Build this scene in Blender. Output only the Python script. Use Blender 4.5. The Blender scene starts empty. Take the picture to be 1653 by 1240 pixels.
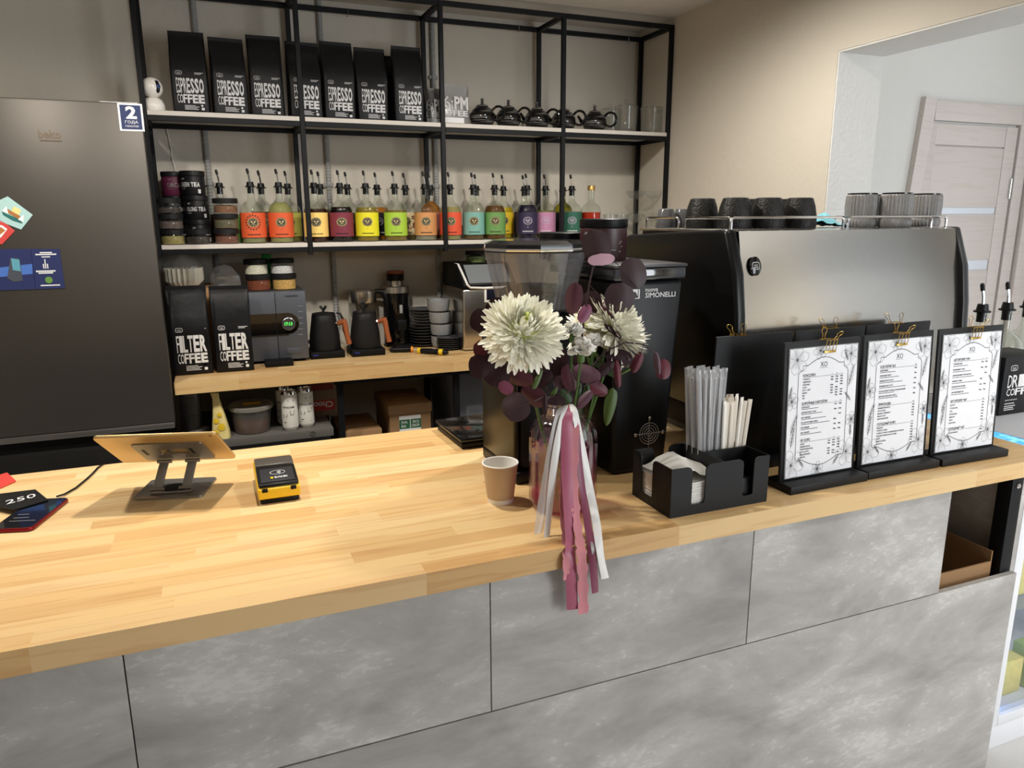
import bpy, bmesh, math, random
from mathutils import Vector, Matrix
from math import sin, cos, pi, radians as rad
random.seed(7)
SC = bpy.context.scene
COL = SC.collection
# ------------------------------------------------------------------ camera
F_PX, YAW, PITCH, ROLL = 1191.447, 0.383587, 0.2231265, 0.00421857
CAM = Vector((0, 0, 1.56))
_f0 = Vector((sin(YAW), cos(YAW), 0)); _r0 = Vector((cos(YAW), -sin(YAW), 0)); _u0 = Vector((0, 0, 1))
FWD = cos(PITCH) * _f0 - sin(PITCH) * _u0
_d = -(cos(PITCH) * _u0 + sin(PITCH) * _f0)
RIGHT = cos(ROLL) * _r0 + sin(ROLL) * _d
DOWN = -sin(ROLL) * _r0 + cos(ROLL) * _d
cam_data = bpy.data.cameras.new('camera')
cam_data.sensor_fit = 'HORIZONTAL'; cam_data.sensor_width = 36.0
cam_data.lens = F_PX / 1653.0 * 36.0
cam_data.clip_start = 0.02
cam = bpy.data.objects.new('camera', cam_data); COL.objects.link(cam)
_m = Matrix((RIGHT, -DOWN, -FWD)).transposed().to_4x4(); _m.translation = CAM
cam.matrix_world = _m
SC.camera = cam

def ray(px, py):
    return RIGHT * (px - 826.5) + DOWN * (py - 620) + FWD * F_PX
def at(px, py, Y):
    r = ray(px, py); return CAM + r * ((Y - CAM.y) / r.y)
def atz(px, py, z):
    r = ray(px, py); return CAM + r * ((z - CAM.z) / r.z)
def atx(px, py, X):
    r = ray(px, py); return CAM + r * ((X - CAM.x) / r.x)

# ------------------------------------------------------------------ light
SC.view_settings.view_transform = 'Standard'
SC.view_settings.look = 'None'
SC.view_settings.gamma = 1.0
SC.view_settings.exposure = 0.0
SC.view_settings.use_curve_mapping = False
SC.cycles.use_denoising = True
SC.cycles.max_bounces = 10
SC.cycles.transparent_max_bounces = 24
SC.cycles.caustics_reflective = False
SC.cycles.caustics_refractive = False
SC.cycles.sample_clamp_indirect = 4.0
world = bpy.data.worlds.new('world'); SC.world = world; world.use_nodes = True
world.node_tree.nodes['Background'].inputs[0].default_value = (0.80, 0.87, 1.0, 1)
world.node_tree.nodes['Background'].inputs[1].default_value = 0.45

def area(name, loc, size, power, color, rot=(0, 0, 0), spread=None):
    l = bpy.data.lights.new(name, 'AREA'); l.shape = 'RECTANGLE'
    l.size, l.size_y = size; l.energy = power; l.color = color
    if spread: l.spread = spread
    o = bpy.data.objects.new(name, l); COL.objects.link(o)
    o.location = loc; o.rotation_euler = rot
    return o
WARM = (1.0, 0.945, 0.86); NEUT = (1.0, 0.95, 0.88); COOL = (0.90, 0.95, 1.0)
def spot(name, loc, power, color, cone=112, blend=0.55, aim=(0, 0)):
    l = bpy.data.lights.new(name, 'SPOT'); l.energy = power; l.color = color
    l.spot_size = rad(cone); l.spot_blend = blend; l.shadow_soft_size = 0.045
    o = bpy.data.objects.new(name, l); COL.objects.link(o); o.location = loc
    o.rotation_euler = (rad(aim[0]), rad(aim[1]), 0)
    return o
# recessed downlights in the ceiling over the bar and the room, plus added fill spots
spot('downlight_or_fill', (0.22, 1.92, 2.485), 80, WARM, 172, 0.6)
spot('downlight_or_fill', (-0.65, 2.02, 2.485), 66, WARM, 172, 0.6)
spot('downlight_or_fill', (1.38, 2.12, 2.485), 76, WARM, 172, 0.6)
spot('downlight_or_fill', (1.25, 1.2, 2.485), 14, WARM)
spot('downlight_or_fill', (0.3, -0.8, 2.485), 4, NEUT, 150)
spot('downlight_or_fill', (2.9, 0.0, 2.485), 90, WARM, 140)  # added fill: brightens the far right wall that the steel panel mirrors
spot('downlight_or_fill', (3.5, -1.2, 2.485), 60, NEUT, 140)  # another added fill for that mirrored wall, not a known lamp
# daylight through the shop window on the street side and into the passage
area('shop_window_daylight', (2.85, -2.3, 1.5), (1.5, 1.9), 80, COOL, (rad(90), 0, 0))
area('passage_window_daylight', (4.15, 1.2, 1.5), (1.4, 1.8), 9, COOL, (0, rad(90), 0))

# ------------------------------------------------------------------ mesh helpers
class G:
    """collects plain polygons; build() links ONE mesh object"""
    def __init__(s): s.v = []; s.f = []
    def add(s, vs, fs, M=None):
        b = len(s.v)
        s.v += [tuple(M @ Vector(v)) if M is not None else tuple(v) for v in vs]
        s.f += [tuple(i + b for i in f) for f in fs]
        return s
    def box(s, lo, hi, M=None):
        (a, b, c), (d, e, f) = lo, hi
        return s.add([(a,b,c),(d,b,c),(d,e,c),(a,e,c),(a,b,f),(d,b,f),(d,e,f),(a,e,f)],
                     [(0,3,2,1),(4,5,6,7),(0,1,5,4),(1,2,6,5),(2,3,7,6),(3,0,4,7)], M)
    def lathe(s, prof, n=24, M=None, cap=True, a0=0.0, a1=2*pi, axis_scale=(1, 1)):
        full = abs(a1 - a0 - 2*pi) < 1e-6
        m = n if full else n + 1
        vs = []
        for r, z in prof:
            for i in range(m):
                a = a0 + (a1 - a0) * i / n
                vs.append((r * cos(a) * axis_scale[0], r * sin(a) * axis_scale[1], z))
        fs = []
        for k in range(len(prof) - 1):
            for i in range(n):
                j = (i + 1) % m if full else i + 1
                fs.append((k*m + i, k*m + j, (k+1)*m + j, (k+1)*m + i))
        if cap and full:
            if prof[0][0] > 1e-6: fs.append(tuple(range(m))[::-1])
            if prof[-1][0] > 1e-6: fs.append(tuple(range((len(prof)-1)*m, len(prof)*m)))
        return s.add(vs, fs, M)
    def tube(s, pts, r, n=8, closed=False, M=None, cap=True):
        pts = [Vector(p) for p in pts]; k = len(pts); vs = []; fs = []
        up = None
        for i, p in enumerate(pts):
            a = pts[(i - 1) % k] if (closed or i > 0) else p
            b = pts[(i + 1) % k] if (closed or i < k - 1) else p
            t = (b - a).normalized()
            if up is None:
                up = Vector((0, 0, 1)) if abs(t.z) < 0.9 else Vector((1, 0, 0))
            side = t.cross(up)
            if side.length < 1e-5: side = t.cross(Vector((0, 1, 0)))
            side.normalize(); up = side.cross(t).normalized()
            rr = r[i] if isinstance(r, (list, tuple)) else r
            for j in range(n):
                c = 2 * pi * j / n
                vs.append(p + (side * cos(c) + up * sin(c)) * rr)
        m = k if closed else k - 1
        for i in range(m):
            for j in range(n):
                a, b = i * n + j, i * n + (j + 1) % n
                c, d = ((i + 1) % k) * n + (j + 1) % n, ((i + 1) % k) * n + j
                fs.append((a, d, c, b))
        if not closed and cap:
            fs.append(tuple(range(n))); fs.append(tuple(range((k-1)*n, k*n))[::-1])
        return s.add(vs, fs, M)
    def prism(s, poly, y0, y1, M=None):
        """poly in (x, z), extruded along y from y0 to y1"""
        n = len(poly)
        vs = [(x, y0, z) for x, z in poly] + [(x, y1, z) for x, z in poly]
        fs = [tuple(range(n)), tuple(range(n, 2*n))[::-1]]
        fs += [(i, i + n, (i + 1) % n + n, (i + 1) % n) for i in range(n)]
        return s.add(vs, fs, M)
    def grid(s, rows, M=None, close=False):
        h, w = len(rows), len(rows[0]); vs = [p for r in rows for p in r]; fs = []
        for i in range(h - 1):
            for j in range(w if close else w - 1):
                fs.append((i*w + j, i*w + (j+1) % w, (i+1)*w + (j+1) % w, (i+1)*w + j))
        return s.add(vs, fs, M)
    def mesh(s, name, m=None, smooth=40, bevel=0, seg=2, solid=0):
        me = bpy.data.meshes.new(name)
        bm = bmesh.new()
        bv = [bm.verts.new(v) for v in s.v]
        for f in s.f:
            try: bm.faces.new([bv[i] for i in f])
            except ValueError: pass
        bmesh.ops.recalc_face_normals(bm, faces=bm.faces[:])
        if bevel:
            es = [e for e in bm.edges if len(e.link_faces) == 2 and e.calc_face_angle(0) > 0.6]
            bmesh.ops.bevel(bm, geom=es, offset=bevel, segments=seg, affect='EDGES', profile=0.5, clamp_overlap=True)
        if solid:
            bmesh.ops.solidify(bm, geom=bm.faces[:], thickness=solid)
        bm.to_mesh(me); bm.free()
        if smooth:
            me.shade_smooth(); me.set_sharp_from_angle(angle=rad(smooth))
        if m is not None: me.materials.append(m)
        return me
    def build(s, name, m, parent=None, loc=(0, 0, 0), rot=(0, 0, 0), **kw):
        return link(name, s.mesh(name, m, **kw), parent, loc, rot)

def link(name, me, parent=None, loc=(0, 0, 0), rot=(0, 0, 0)):
    o = bpy.data.objects.new(name, me); COL.objects.link(o)
    o.parent = parent; o.location = loc; o.rotation_euler = rot
    return o
def tag(o, label=None, cat=None, group=None, kind=None):
    if label: o['label'] = label
    if cat: o['category'] = cat
    if group: o['group'] = group
    if kind: o['kind'] = kind
    return o
def thing(name, loc, label, cat, group=None, rz=0.0):
    o = bpy.data.objects.new(name, None); COL.objects.link(o)
    o.empty_display_size = 0.05
    o.location = loc; o.rotation_euler = (0, 0, rz)
    return tag(o, label, cat, group)
def struct(name, g, m, parent=None, **kw):
    o = g.build(name, m, parent, **kw)
    if parent is None: o['kind'] = 'structure'
    return o
def boxpart(name, parent, lo, hi, m, bevel=0.0, **kw):
    """a box whose origin is its own centre"""
    c = Vector([(a + b) / 2 for a, b in zip(lo, hi)])
    h = [abs(b - a) / 2 for a, b in zip(lo, hi)]
    return G().box([-x for x in h], h).build(name, m, parent, loc=c, bevel=bevel, **kw)
def copy_tree(o, parent=None):
    c = o.copy(); COL.objects.link(c); c.parent = parent
    for ch in list(o.children): copy_tree(ch, c)
    return c
_tc = bpy.data.curves.new('type', 'FONT'); _to = bpy.data.objects.new('type', _tc)
def glyphs(body, size=1.0, bold=0.0, align='LEFT', ext=0.0, spacing=1.0, line=1.0):
    """letters as (verts, faces) in the xy plane"""
    _tc.body = body; _tc.size = size; _tc.offset = bold; _tc.extrude = ext
    _tc.align_x = align; _tc.resolution_u = 2; _tc.space_character = spacing; _tc.space_line = line
    me = bpy.data.meshes.new_from_object(_to)
    v = [tuple(p.co) for p in me.vertices]; f = [tuple(p.vertices) for p in me.polygons]
    bpy.data.meshes.remove(me)
    return v, f
def fit(body, x0, x1, z0, z1, bold=0.0):
    """letters stretched to fill the rectangle x0..x1, z0..z1 (xz plane, facing -y)"""
    v, f = glyphs(body, 1.0, bold)
    xs = [p[0] for p in v]; ys = [p[1] for p in v]
    ax, bx, ay, by = min(xs), max(xs), min(ys), max(ys)
    return [(x0 + (p[0]-ax)/(bx-ax)*(x1-x0), 0, z0 + (p[1]-ay)/(by-ay)*(z1-z0)) for p in v], f
def wide(word, x0, x1, z0, z1, w0=1.0, w1=3.0, b0=0.0, b1=0.05):
    """a word whose letters grow from narrow and thin to broad and bold"""
    n = len(word); ws = [w0 + (w1 - w0) * i / (n - 1) for i in range(n)]; tot = sum(ws)
    g = G(); x = x0
    for i, ch in enumerate(word):
        w = (x1 - x0) * ws[i] / tot
        if ch == ' ': x += w * 0.5; continue
        v, f = fit(ch, x, x + w * 0.92, z0, z1, b0 + (b1 - b0) * i / (n - 1))
        g.add(v, f); x += w
    return g
def textg(g, body, x, z, size, bold=0.0, align='LEFT', sx=1.0, y=0.0, **kw):
    v, f = glyphs(body, size, bold, align, **kw)
    return g.add([(x + p[0]*sx, y, z + p[1]) for p in v], f)
def bend(g, r):
    """wrap flat xz geometry round a vertical cylinder of radius r (front at -y)"""
    g.v = [((r - p[1]) * sin(p[0] / r), -(r - p[1]) * cos(p[0] / r), p[2]) for p in g.v]
    return g

# ------------------------------------------------------------------ materials
def lin(c):
    def h(u):
        u /= 255.0
        return u / 12.92 if u <= 0.04045 else ((u + 0.055) / 1.055) ** 2.4
    return (h(c[0]), h(c[1]), h(c[2]), 1.0)
_mats = {}
def mat(name, rgb, rough=0.5, metal=0.0, spec=0.5, coat=0.0, bump=0.0, bscale=60.0, emit=None, estr=0.0, alpha=None, trans=0.0, sheen=0.0, vary=0.0, vscale=8.0):
    if name in _mats: return _mats[name]
    if max(rgb) < 48 and spec == 0.5: spec = 0.25
    m = bpy.data.materials.new(name); m.use_nodes = True
    nt = m.node_tree; p = nt.nodes['Principled BSDF']
    p.inputs['Base Color'].default_value = lin(rgb)
    p.inputs['Roughness'].default_value = rough; p.inputs['Metallic'].default_value = metal
    p.inputs['Specular IOR Level'].default_value = spec
    p.inputs['Coat Weight'].default_value = coat
    p.inputs['Sheen Weight'].default_value = sheen
    p.inputs['Transmission Weight'].default_value = trans
    if alpha is not None: p.inputs['Alpha'].default_value = alpha
    if emit:
        p.inputs['Emission Color'].default_value = lin(emit); p.inputs['Emission Strength'].default_value = estr
    if bump or vary:
        tc = nt.nodes.new('ShaderNodeTexCoord')
    if vary:
        n = nt.nodes.new('ShaderNodeTexNoise'); n.inputs['Scale'].default_value = vscale; n.inputs['Detail'].default_value = 5
        nt.links.new(tc.outputs['Object'], n.inputs['Vector'])
        mx = nt.nodes.new('ShaderNodeMix'); mx.data_type = 'RGBA'
        c = lin(rgb)
        mx.inputs[6].default_value = tuple(min(1, x * (1 - vary)) for x in c[:3]) + (1,)
        mx.inputs[7].default_value = tuple(min(1, x * (1 + vary)) for x in c[:3]) + (1,)
        nt.links.new(n.outputs['Fac'], mx.inputs[0]); nt.links.new(mx.outputs[2], p.inputs['Base Color'])
    if bump:
        n = nt.nodes.new('ShaderNodeTexNoise'); n.inputs['Scale'].default_value = bscale; n.inputs['Detail'].default_value = 4
        nt.links.new(tc.outputs['Object'], n.inputs['Vector'])
        b = nt.nodes.new('ShaderNodeBump'); b.inputs['Strength'].default_value = bump; b.inputs['Distance'].default_value = 0.004
        nt.links.new(n.outputs['Fac'], b.inputs['Height']); nt.links.new(b.outputs['Normal'], p.inputs['Normal'])
    _mats[name] = m
    return m
def clear(name, tint=(255, 255, 255), gloss=0.10, body=0.0, rough=0.03, body_rgb=None, edge=0.5):
    """thin clear wall: tinted see-through, Fresnel-weighted gloss, a little body"""
    if name in _mats: return _mats[name]
    m = bpy.data.materials.new(name); m.use_nodes = True
    nt = m.node_tree; nt.nodes.clear()
    out = nt.nodes.new('ShaderNodeOutputMaterial')
    tr = nt.nodes.new('ShaderNodeBsdfTransparent'); tr.inputs[0].default_value = lin(tint)
    gl = nt.nodes.new('ShaderNodeBsdfGlossy'); gl.inputs['Roughness'].default_value = rough
    lw = nt.nodes.new('ShaderNodeLayerWeight'); lw.inputs[0].default_value = 0.25
    mr = nt.nodes.new('ShaderNodeMapRange'); mr.inputs[3].default_value = gloss; mr.inputs[4].default_value = edge
    nt.links.new(lw.outputs['Facing'], mr.inputs[0])
    pw = nt.nodes.new('ShaderNodeMath'); pw.operation = 'POWER'; pw.inputs[1].default_value = 2.2
    nt.links.new(lw.outputs['Facing'], pw.inputs[0]); nt.links.new(pw.outputs[0], mr.inputs[0])
    mx = nt.nodes.new('ShaderNodeMixShader')
    nt.links.new(mr.outputs[0], mx.inputs[0])
    base = tr.outputs[0]
    if body:
        df = nt.nodes.new('ShaderNodeBsdfDiffuse'); df.inputs[0].default_value = lin(body_rgb or tint)
        m2 = nt.nodes.new('ShaderNodeMixShader'); m2.inputs[0].default_value = body
        nt.links.new(tr.outputs[0], m2.inputs[1]); nt.links.new(df.outputs[0], m2.inputs[2]); base = m2.outputs[0]
    nt.links.new(base, mx.inputs[1]); nt.links.new(gl.outputs[0], mx.inputs[2]); nt.links.new(mx.outputs[0], out.inputs[0])
    _mats[name] = m
    return m
def ramp(nt, stops):
    r = nt.nodes.new('ShaderNodeValToRGB')
    while len(r.color_ramp.elements) < len(stops): r.color_ramp.elements.new(0.5)
    for e, (p, c) in zip(r.color_ramp.elements, stops): e.position = p; e.color = lin(c)
    return r
def wood_mat(name, tones, grain, rough=0.32, axis='X'):
    m = bpy.data.materials.new(name); m.use_nodes = True; nt = m.node_tree; p = nt.nodes['Principled BSDF']
    oi = nt.nodes.new('ShaderNodeObjectInfo'); tc = nt.nodes.new('ShaderNodeTexCoord')
    r = ramp(nt, [(i / (len(tones) - 1), t) for i, t in enumerate(tones)])
    nt.links.new(oi.outputs['Random'], r.inputs[0])
    off = nt.nodes.new('ShaderNodeVectorMath'); off.operation = 'MULTIPLY_ADD'
    cb = nt.nodes.new('ShaderNodeCombineXYZ')
    for i in range(3): nt.links.new(oi.outputs['Random'], cb.inputs[i])
    off.inputs[1].default_value = (37, 53, 71)
    nt.links.new(cb.outputs[0], off.inputs[0]); nt.links.new(tc.outputs['Object'], off.inputs[2])
    mp = nt.nodes.new('ShaderNodeMapping')
    mp.inputs['Scale'].default_value = (1.3, 24, 24) if axis == 'X' else (24, 24, 1.3)
    nt.links.new(off.outputs[0], mp.inputs['Vector'])
    n1 = nt.nodes.new('ShaderNodeTexNoise'); n1.inputs['Scale'].default_value = 1.6; n1.inputs['Detail'].default_value = 3; n1.inputs['Distortion'].default_value = 0.5
    nt.links.new(mp.outputs[0], n1.inputs['Vector'])
    sn = nt.nodes.new('ShaderNodeMath'); sn.operation = 'MULTIPLY'; sn.inputs[1].default_value = 22
    nt.links.new(n1.outputs['Fac'], sn.inputs[0])
    s2 = nt.nodes.new('ShaderNodeMath'); s2.operation = 'SINE'; nt.links.new(sn.outputs[0], s2.inputs[0])
    mr = nt.nodes.new('ShaderNodeMapRange'); mr.inputs[1].default_value = 0.1; mr.inputs[2].default_value = 1.0; mr.inputs[3].default_value = 0.0; mr.inputs[4].default_value = grain
    nt.links.new(s2.outputs[0], mr.inputs[0])
    mx = nt.nodes.new('ShaderNodeMix'); mx.data_type = 'RGBA'; mx.blend_type = 'MULTIPLY'
    mx.inputs[7].default_value = lin((205, 150, 92))
    nt.links.new(mr.outputs[0], mx.inputs[0]); nt.links.new(r.outputs[0], mx.inputs[6])
    nt.links.new(mx.outputs[2], p.inputs['Base Color'])
    p.inputs['Roughness'].default_value = rough; p.inputs['Specular IOR Level'].default_value = 0.45
    _mats[name] = m
    return m
def plaster(name, rgb, scale=55.0, strength=0.35, vary=0.05):
    m = mat(name, rgb, 0.92, spec=0.2, bump=strength, bscale=scale, vary=vary, vscale=2.2)
    return m
def concrete(name, c0, c1, c2, rough=0.55):
    m = bpy.data.materials.new(name); m.use_nodes = True; nt = m.node_tree; p = nt.nodes['Principled BSDF']
    tc = nt.nodes.new('ShaderNodeTexCoord'); oi = nt.nodes.new('ShaderNodeObjectInfo')
    ad = nt.nodes.new('ShaderNodeVectorMath'); ad.operation = 'MULTIPLY_ADD'; ad.inputs[1].default_value = (9, 5, 13)
    cb = nt.nodes.new('ShaderNodeCombineXYZ')
    for i in range(3): nt.links.new(oi.outputs['Random'], cb.inputs[i])
    nt.links.new(cb.outputs[0], ad.inputs[0]); nt.links.new(tc.outputs['Object'], ad.inputs[2])
    mp = nt.nodes.new('ShaderNodeMapping'); mp.inputs['Rotation'].default_value = (0, rad(24), 0); mp.inputs['Scale'].default_value = (1.0, 1.0, 2.3)
    nt.links.new(ad.outputs[0], mp.inputs['Vector'])
    n1 = nt.nodes.new('ShaderNodeTexNoise'); n1.inputs['Scale'].default_value = 2.6; n1.inputs['Detail'].default_value = 9; n1.inputs['Roughness'].default_value = 0.62; n1.inputs['Distortion'].default_value = 0.35
    nt.links.new(mp.outputs[0], n1.inputs['Vector'])
    r = ramp(nt, [(0.32, c0), (0.5, c1), (0.66, c2)]); nt.links.new(n1.outputs['Fac'], r.inputs[0])
    n2 = nt.nodes.new('ShaderNodeTexNoise'); n2.inputs['Scale'].default_value = 42; n2.inputs['Detail'].default_value = 6; n2.inputs['Roughness'].default_value = 0.7
    nt.links.new(mp.outputs[0], n2.inputs['Vector'])
    ml = nt.nodes.new('ShaderNodeMath'); ml.operation = 'MULTIPLY'; nt.links.new(n1.outputs['Fac'], ml.inputs[0]); nt.links.new(n2.outputs['Fac'], ml.inputs[1])
    mr = nt.nodes.new('ShaderNodeMapRange'); mr.inputs[1].default_value = 0.30; mr.inputs[2].default_value = 0.36; nt.links.new(ml.outputs[0], mr.inputs[0])
    mx = nt.nodes.new('ShaderNodeMix'); mx.data_type = 'RGBA'; mx.inputs[7].default_value = lin(tuple(min(255, x + 14) for x in c2))
    f = nt.nodes.new('ShaderNodeMath'); f.operation = 'MULTIPLY'; f.inputs[1].default_value = 0.6; nt.links.new(mr.outputs[0], f.inputs[0])
    nt.links.new(f.outputs[0], mx.inputs[0]); nt.links.new(r.outputs[0], mx.inputs[6]); nt.links.new(mx.outputs[2], p.inputs['Base Color'])
    b = nt.nodes.new('ShaderNodeBump'); b.inputs['Strength'].default_value = 0.12; b.inputs['Distance'].default_value = 0.003
    nt.links.new(n2.outputs['Fac'], b.inputs['Height']); nt.links.new(b.outputs['Normal'], p.inputs['Normal'])
    p.inputs['Roughness'].default_value = rough
    _mats[name] = m
    return m
BLACK = mat('black_plastic', (14, 14, 15), 0.42, spec=0.22)
MATTE = mat('matte_black', (11, 11, 12), 0.6, spec=0.2)
FRAME = mat('black_powder_coat', (15, 16, 19), 0.5, spec=0.22)
GLOSSB = mat('gloss_black', (10, 10, 11), 0.12, coat=0.5)
STEEL = mat('brushed_steel', (205, 200, 192), 0.26, 1.0)
CHROME = mat('chrome', (225, 225, 225), 0.10, 1.0)
WHITE = mat('white_plastic', (232, 230, 226), 0.4)
PAPER = mat('white_paper', (238, 238, 238), 0.75)
INKW = mat('white_print', (222, 222, 222), 0.6)
INKG = mat('grey_print', (150, 150, 150), 0.6)
INKB = mat('black_print', (28, 28, 34), 0.7)
GOLD = mat('gold_wire', (214, 178, 92), 0.22, 1.0)
GLASS = clear('clear_glass', (252, 253, 253), 0.04, edge=0.8)
PINE = wood_mat('pine_stave', [(206, 166, 112), (218, 182, 126), (225, 194, 142), (216, 178, 122), (229, 200, 150), (198, 154, 98)], 0.22)
CARD = mat('brown_cardboard', (150, 116, 80), 0.85, vary=0.08, vscale=20)
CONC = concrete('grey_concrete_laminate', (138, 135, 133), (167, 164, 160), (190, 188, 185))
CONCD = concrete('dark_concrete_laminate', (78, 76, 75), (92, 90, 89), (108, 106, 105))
# ------------------------------------------------------------------ the room
XR, YW, ZC = 2.195, 3.63, 2.50          # right wall plane, back wall plane, ceiling
YJ = 2.24                               # end of the right wall (jamb of the opening)
ZL = 2.146                              # underside of the lintel
WT = 0.218                              # wall thickness
YD = 2.76                               # wall with the door, in the passage behind the opening
BEIGE = plaster('beige_plaster', (204, 197, 184), 48, 0.5)
WHITEW = plaster('white_plaster', (220, 219, 215), 60, 0.55)
CEILM = plaster('ceiling_paint', (212, 208, 202), 30, 0.15)
FLOORM = mat('pale_floor_tile', (206, 204, 202), 0.35, vary=0.04, vscale=3)
struct('floor', G().box((-3.2, -2.6, -0.06), (4.6, 4.2, 0)), FLOORM)
struct('ceiling', G().box((-3.2, -2.6, ZC), (4.6, 4.2, ZC + 0.08)), CEILM)
struct('wall_back', G().box((-3.2, YW, 0), (XR + 0.05, YW + 0.12, ZC)), BEIGE)
struct('wall_left', G().box((-3.3, -2.6, 0), (-3.2, YW, ZC)), BEIGE)
struct('wall_right', G().box((XR, YJ, 0), (XR + WT, YW, ZC)).box((XR, -0.6, ZL), (XR + WT, YJ, ZC)), BEIGE)
# white reveal of the opening: jamb face and soffit are skim-coated white
struct('trim_1', G().box((XR + 0.002, YJ - 0.006, 0), (XR + WT, YJ - 0.0005, ZL - 0.0005)), WHITEW)
struct('trim_2', G().box((XR + 0.002, -0.6, ZL - 0.006), (XR + WT, YJ - 0.006, ZL - 0.0005)), WHITEW)
struct('wall_passage', G().box((XR + WT, YD, 0), (4.6, YD + 0.1, ZC)), WHITEW)
struct('wall_far_right', G().box((4.5, -2.6, 0), (4.6, 0.3, ZC)).box((4.5, 2.1, 0), (4.6, YD, ZC)).box((4.5, 0.3, 0), (4.6, 2.1, 0.6)).box((4.5, 0.3, 2.3), (4.6, 2.1, ZC)), BEIGE)
struct('wall_front', G().box((-3.2, -2.7, 0), (0.8, -2.6, ZC)).box((3.6, -2.7, 0), (4.6, -2.6, ZC)).box((0.8, -2.7, 0), (3.6, -2.6, 0.5)).box((0.8, -2.7, 2.45), (3.6, -2.6, ZC)), BEIGE)
struct('pillar_right', G().box((4.24, -1.25, 0), (4.5, -0.55, ZC)), plaster('grey_paint', (150, 156, 162), 40, 0.2))
# corrugated conduits and a thin cable on the back wall
CONDUIT = mat('grey_conduit', (150, 150, 148), 0.6)
def conduit(px, py, z0, z1, label, smooth_from=None):
    p = at(px, py, YW - 0.018)
    t = thing('conduit_pipe', (p.x, YW - 0.014, z0), label, 'conduit', 'grey conduits on the back wall')
    n = int((z1 - z0) / 0.007); prof = []
    for i in range(n + 1):
        prof.append((0.0125 if i % 2 else 0.0105, (z1 - z0) * i / n))
    G().lathe(prof, 10).build('corrugated_hose', CONDUIT, t, smooth=0)
    for z in (0.12, 0.75, 1.25):
        if z0 + z < z1: G().lathe([(0.0145, z), (0.0145, z + 0.016)], 10).box((-0.02, -0.004, z), (0.02, 0.013, z + 0.016)).build('clip', CONDUIT, t)
conduit(322, 120, 0.95, ZC, 'grey corrugated conduit on the wall behind the leftmost coffee bags')
conduit(521, 120, 0.95, ZC, 'grey corrugated conduit on the wall near the second shelf post from the fridge')
conduit(700, 120, 0.95, ZC, 'grey corrugated conduit on the wall beside the translucent coffee bags')
pts = [at(268, 205, YW - 0.01), at(273, 225, YW - 0.01), at(277, 245, YW - 0.01), at(280, 262, YW - 0.02), at(284, 277, YW - 0.04)]
tag(G().tube(pts, 0.0022, 6).build('cable', WHITE), 'thin white cable hanging on the wall above the purple tin', 'cable')

# door in the passage: casing, leaf with panels and glass strips
DOORM = wood_mat('pale_ash_laminate', [(212, 203, 198), (214, 206, 201), (210, 201, 196)], 0.10, 0.5)
FROST = mat('frosted_glass', (226, 232, 240), 0.35, spec=0.6)
def door():
    d = thing('door_1', at(1570, 300, YD), None, None); d['kind'] = 'structure'
    o = Vector(d.location)
    def P(px, py): q = at(px, py, YD); return (q.x - o.x, q.z - o.z)
    x0, zt = P(1503, 196); x1, _ = P(1637, 208)
    zt = P(1570, 203)[1]; zb = -o.z
    cw = 0.075
    # the left casing board leans: its foot stands further left than its head
    hx, hz = P(1487, 157)
    lean = rad(5.0)
    c = G().box((0, -0.03, -2.1), (cw, 0, 0)).build('casing', DOORM, d, loc=(hx, 0, hz), rot=(0, lean, 0))
    boxpart('casing', d, (hx + cw, -0.028, zt + 0.012), (x1 + 0.02, 0, hz - 0.012), DOORM, 0.002)
    boxpart('casing', d, (x1 + 0.012, -0.03, zb), (x1 + 0.012 + cw, 0, hz - 0.012), DOORM, 0.002)
    boxpart('casing', d, (x1 + 0.10, -0.05, zb), (x1 + 0.22, 0, hz + 0.03), DOORM, 0.002)
    lf = boxpart('leaf', d, (x0 - 0.05, -0.012, zb + 0.01), (x1, 0.0, zt), mat('door_recess', (196, 188, 184), 0.5))
    st = 0.085
    z = [zt, zt - 0.12]
    def bar(a, b, lo, hi, m=DOORM, y=-0.024):
        q = boxpart('rail', None, (a, y, lo), (b, -0.012, hi), m, 0.003); q.parent = lf
        q.location = Vector(q.location) - Vector(lf.location); return q
    bar(x1 - st, x1, zb + 0.01, zt); bar(x0 - 0.05, x0 + 0.02, zb + 0.01, zt)
    zs = [(zt - 0.10, zt), (P(1560, 335)[1], zt - 0.106), (P(1560, 420)[1], P(1560, 346)[1]), (P(1560, 540)[1], P(1560, 436)[1]), (zb + 0.01, P(1560, 552)[1])]
    for lo, hi in zs: bar(x0 + 0.02, x1 - st, lo, hi, y=-0.021)
    for lo, hi in ((P(1560, 346)[1], P(1560, 335)[1]), (P(1560, 436)[1], P(1560, 420)[1])):
        q = bar(x0 + 0.02, x1 - st, lo, hi, FROST, -0.016); q.name = 'glass_strip'
    for py in (305, 560):
        q = P(1622, py); G().lathe([(0.008, -0.05), (0.008, 0.05)], 10).build('hinge', CHROME, d, loc=(q[0], -0.028, q[1]))
door()

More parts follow.
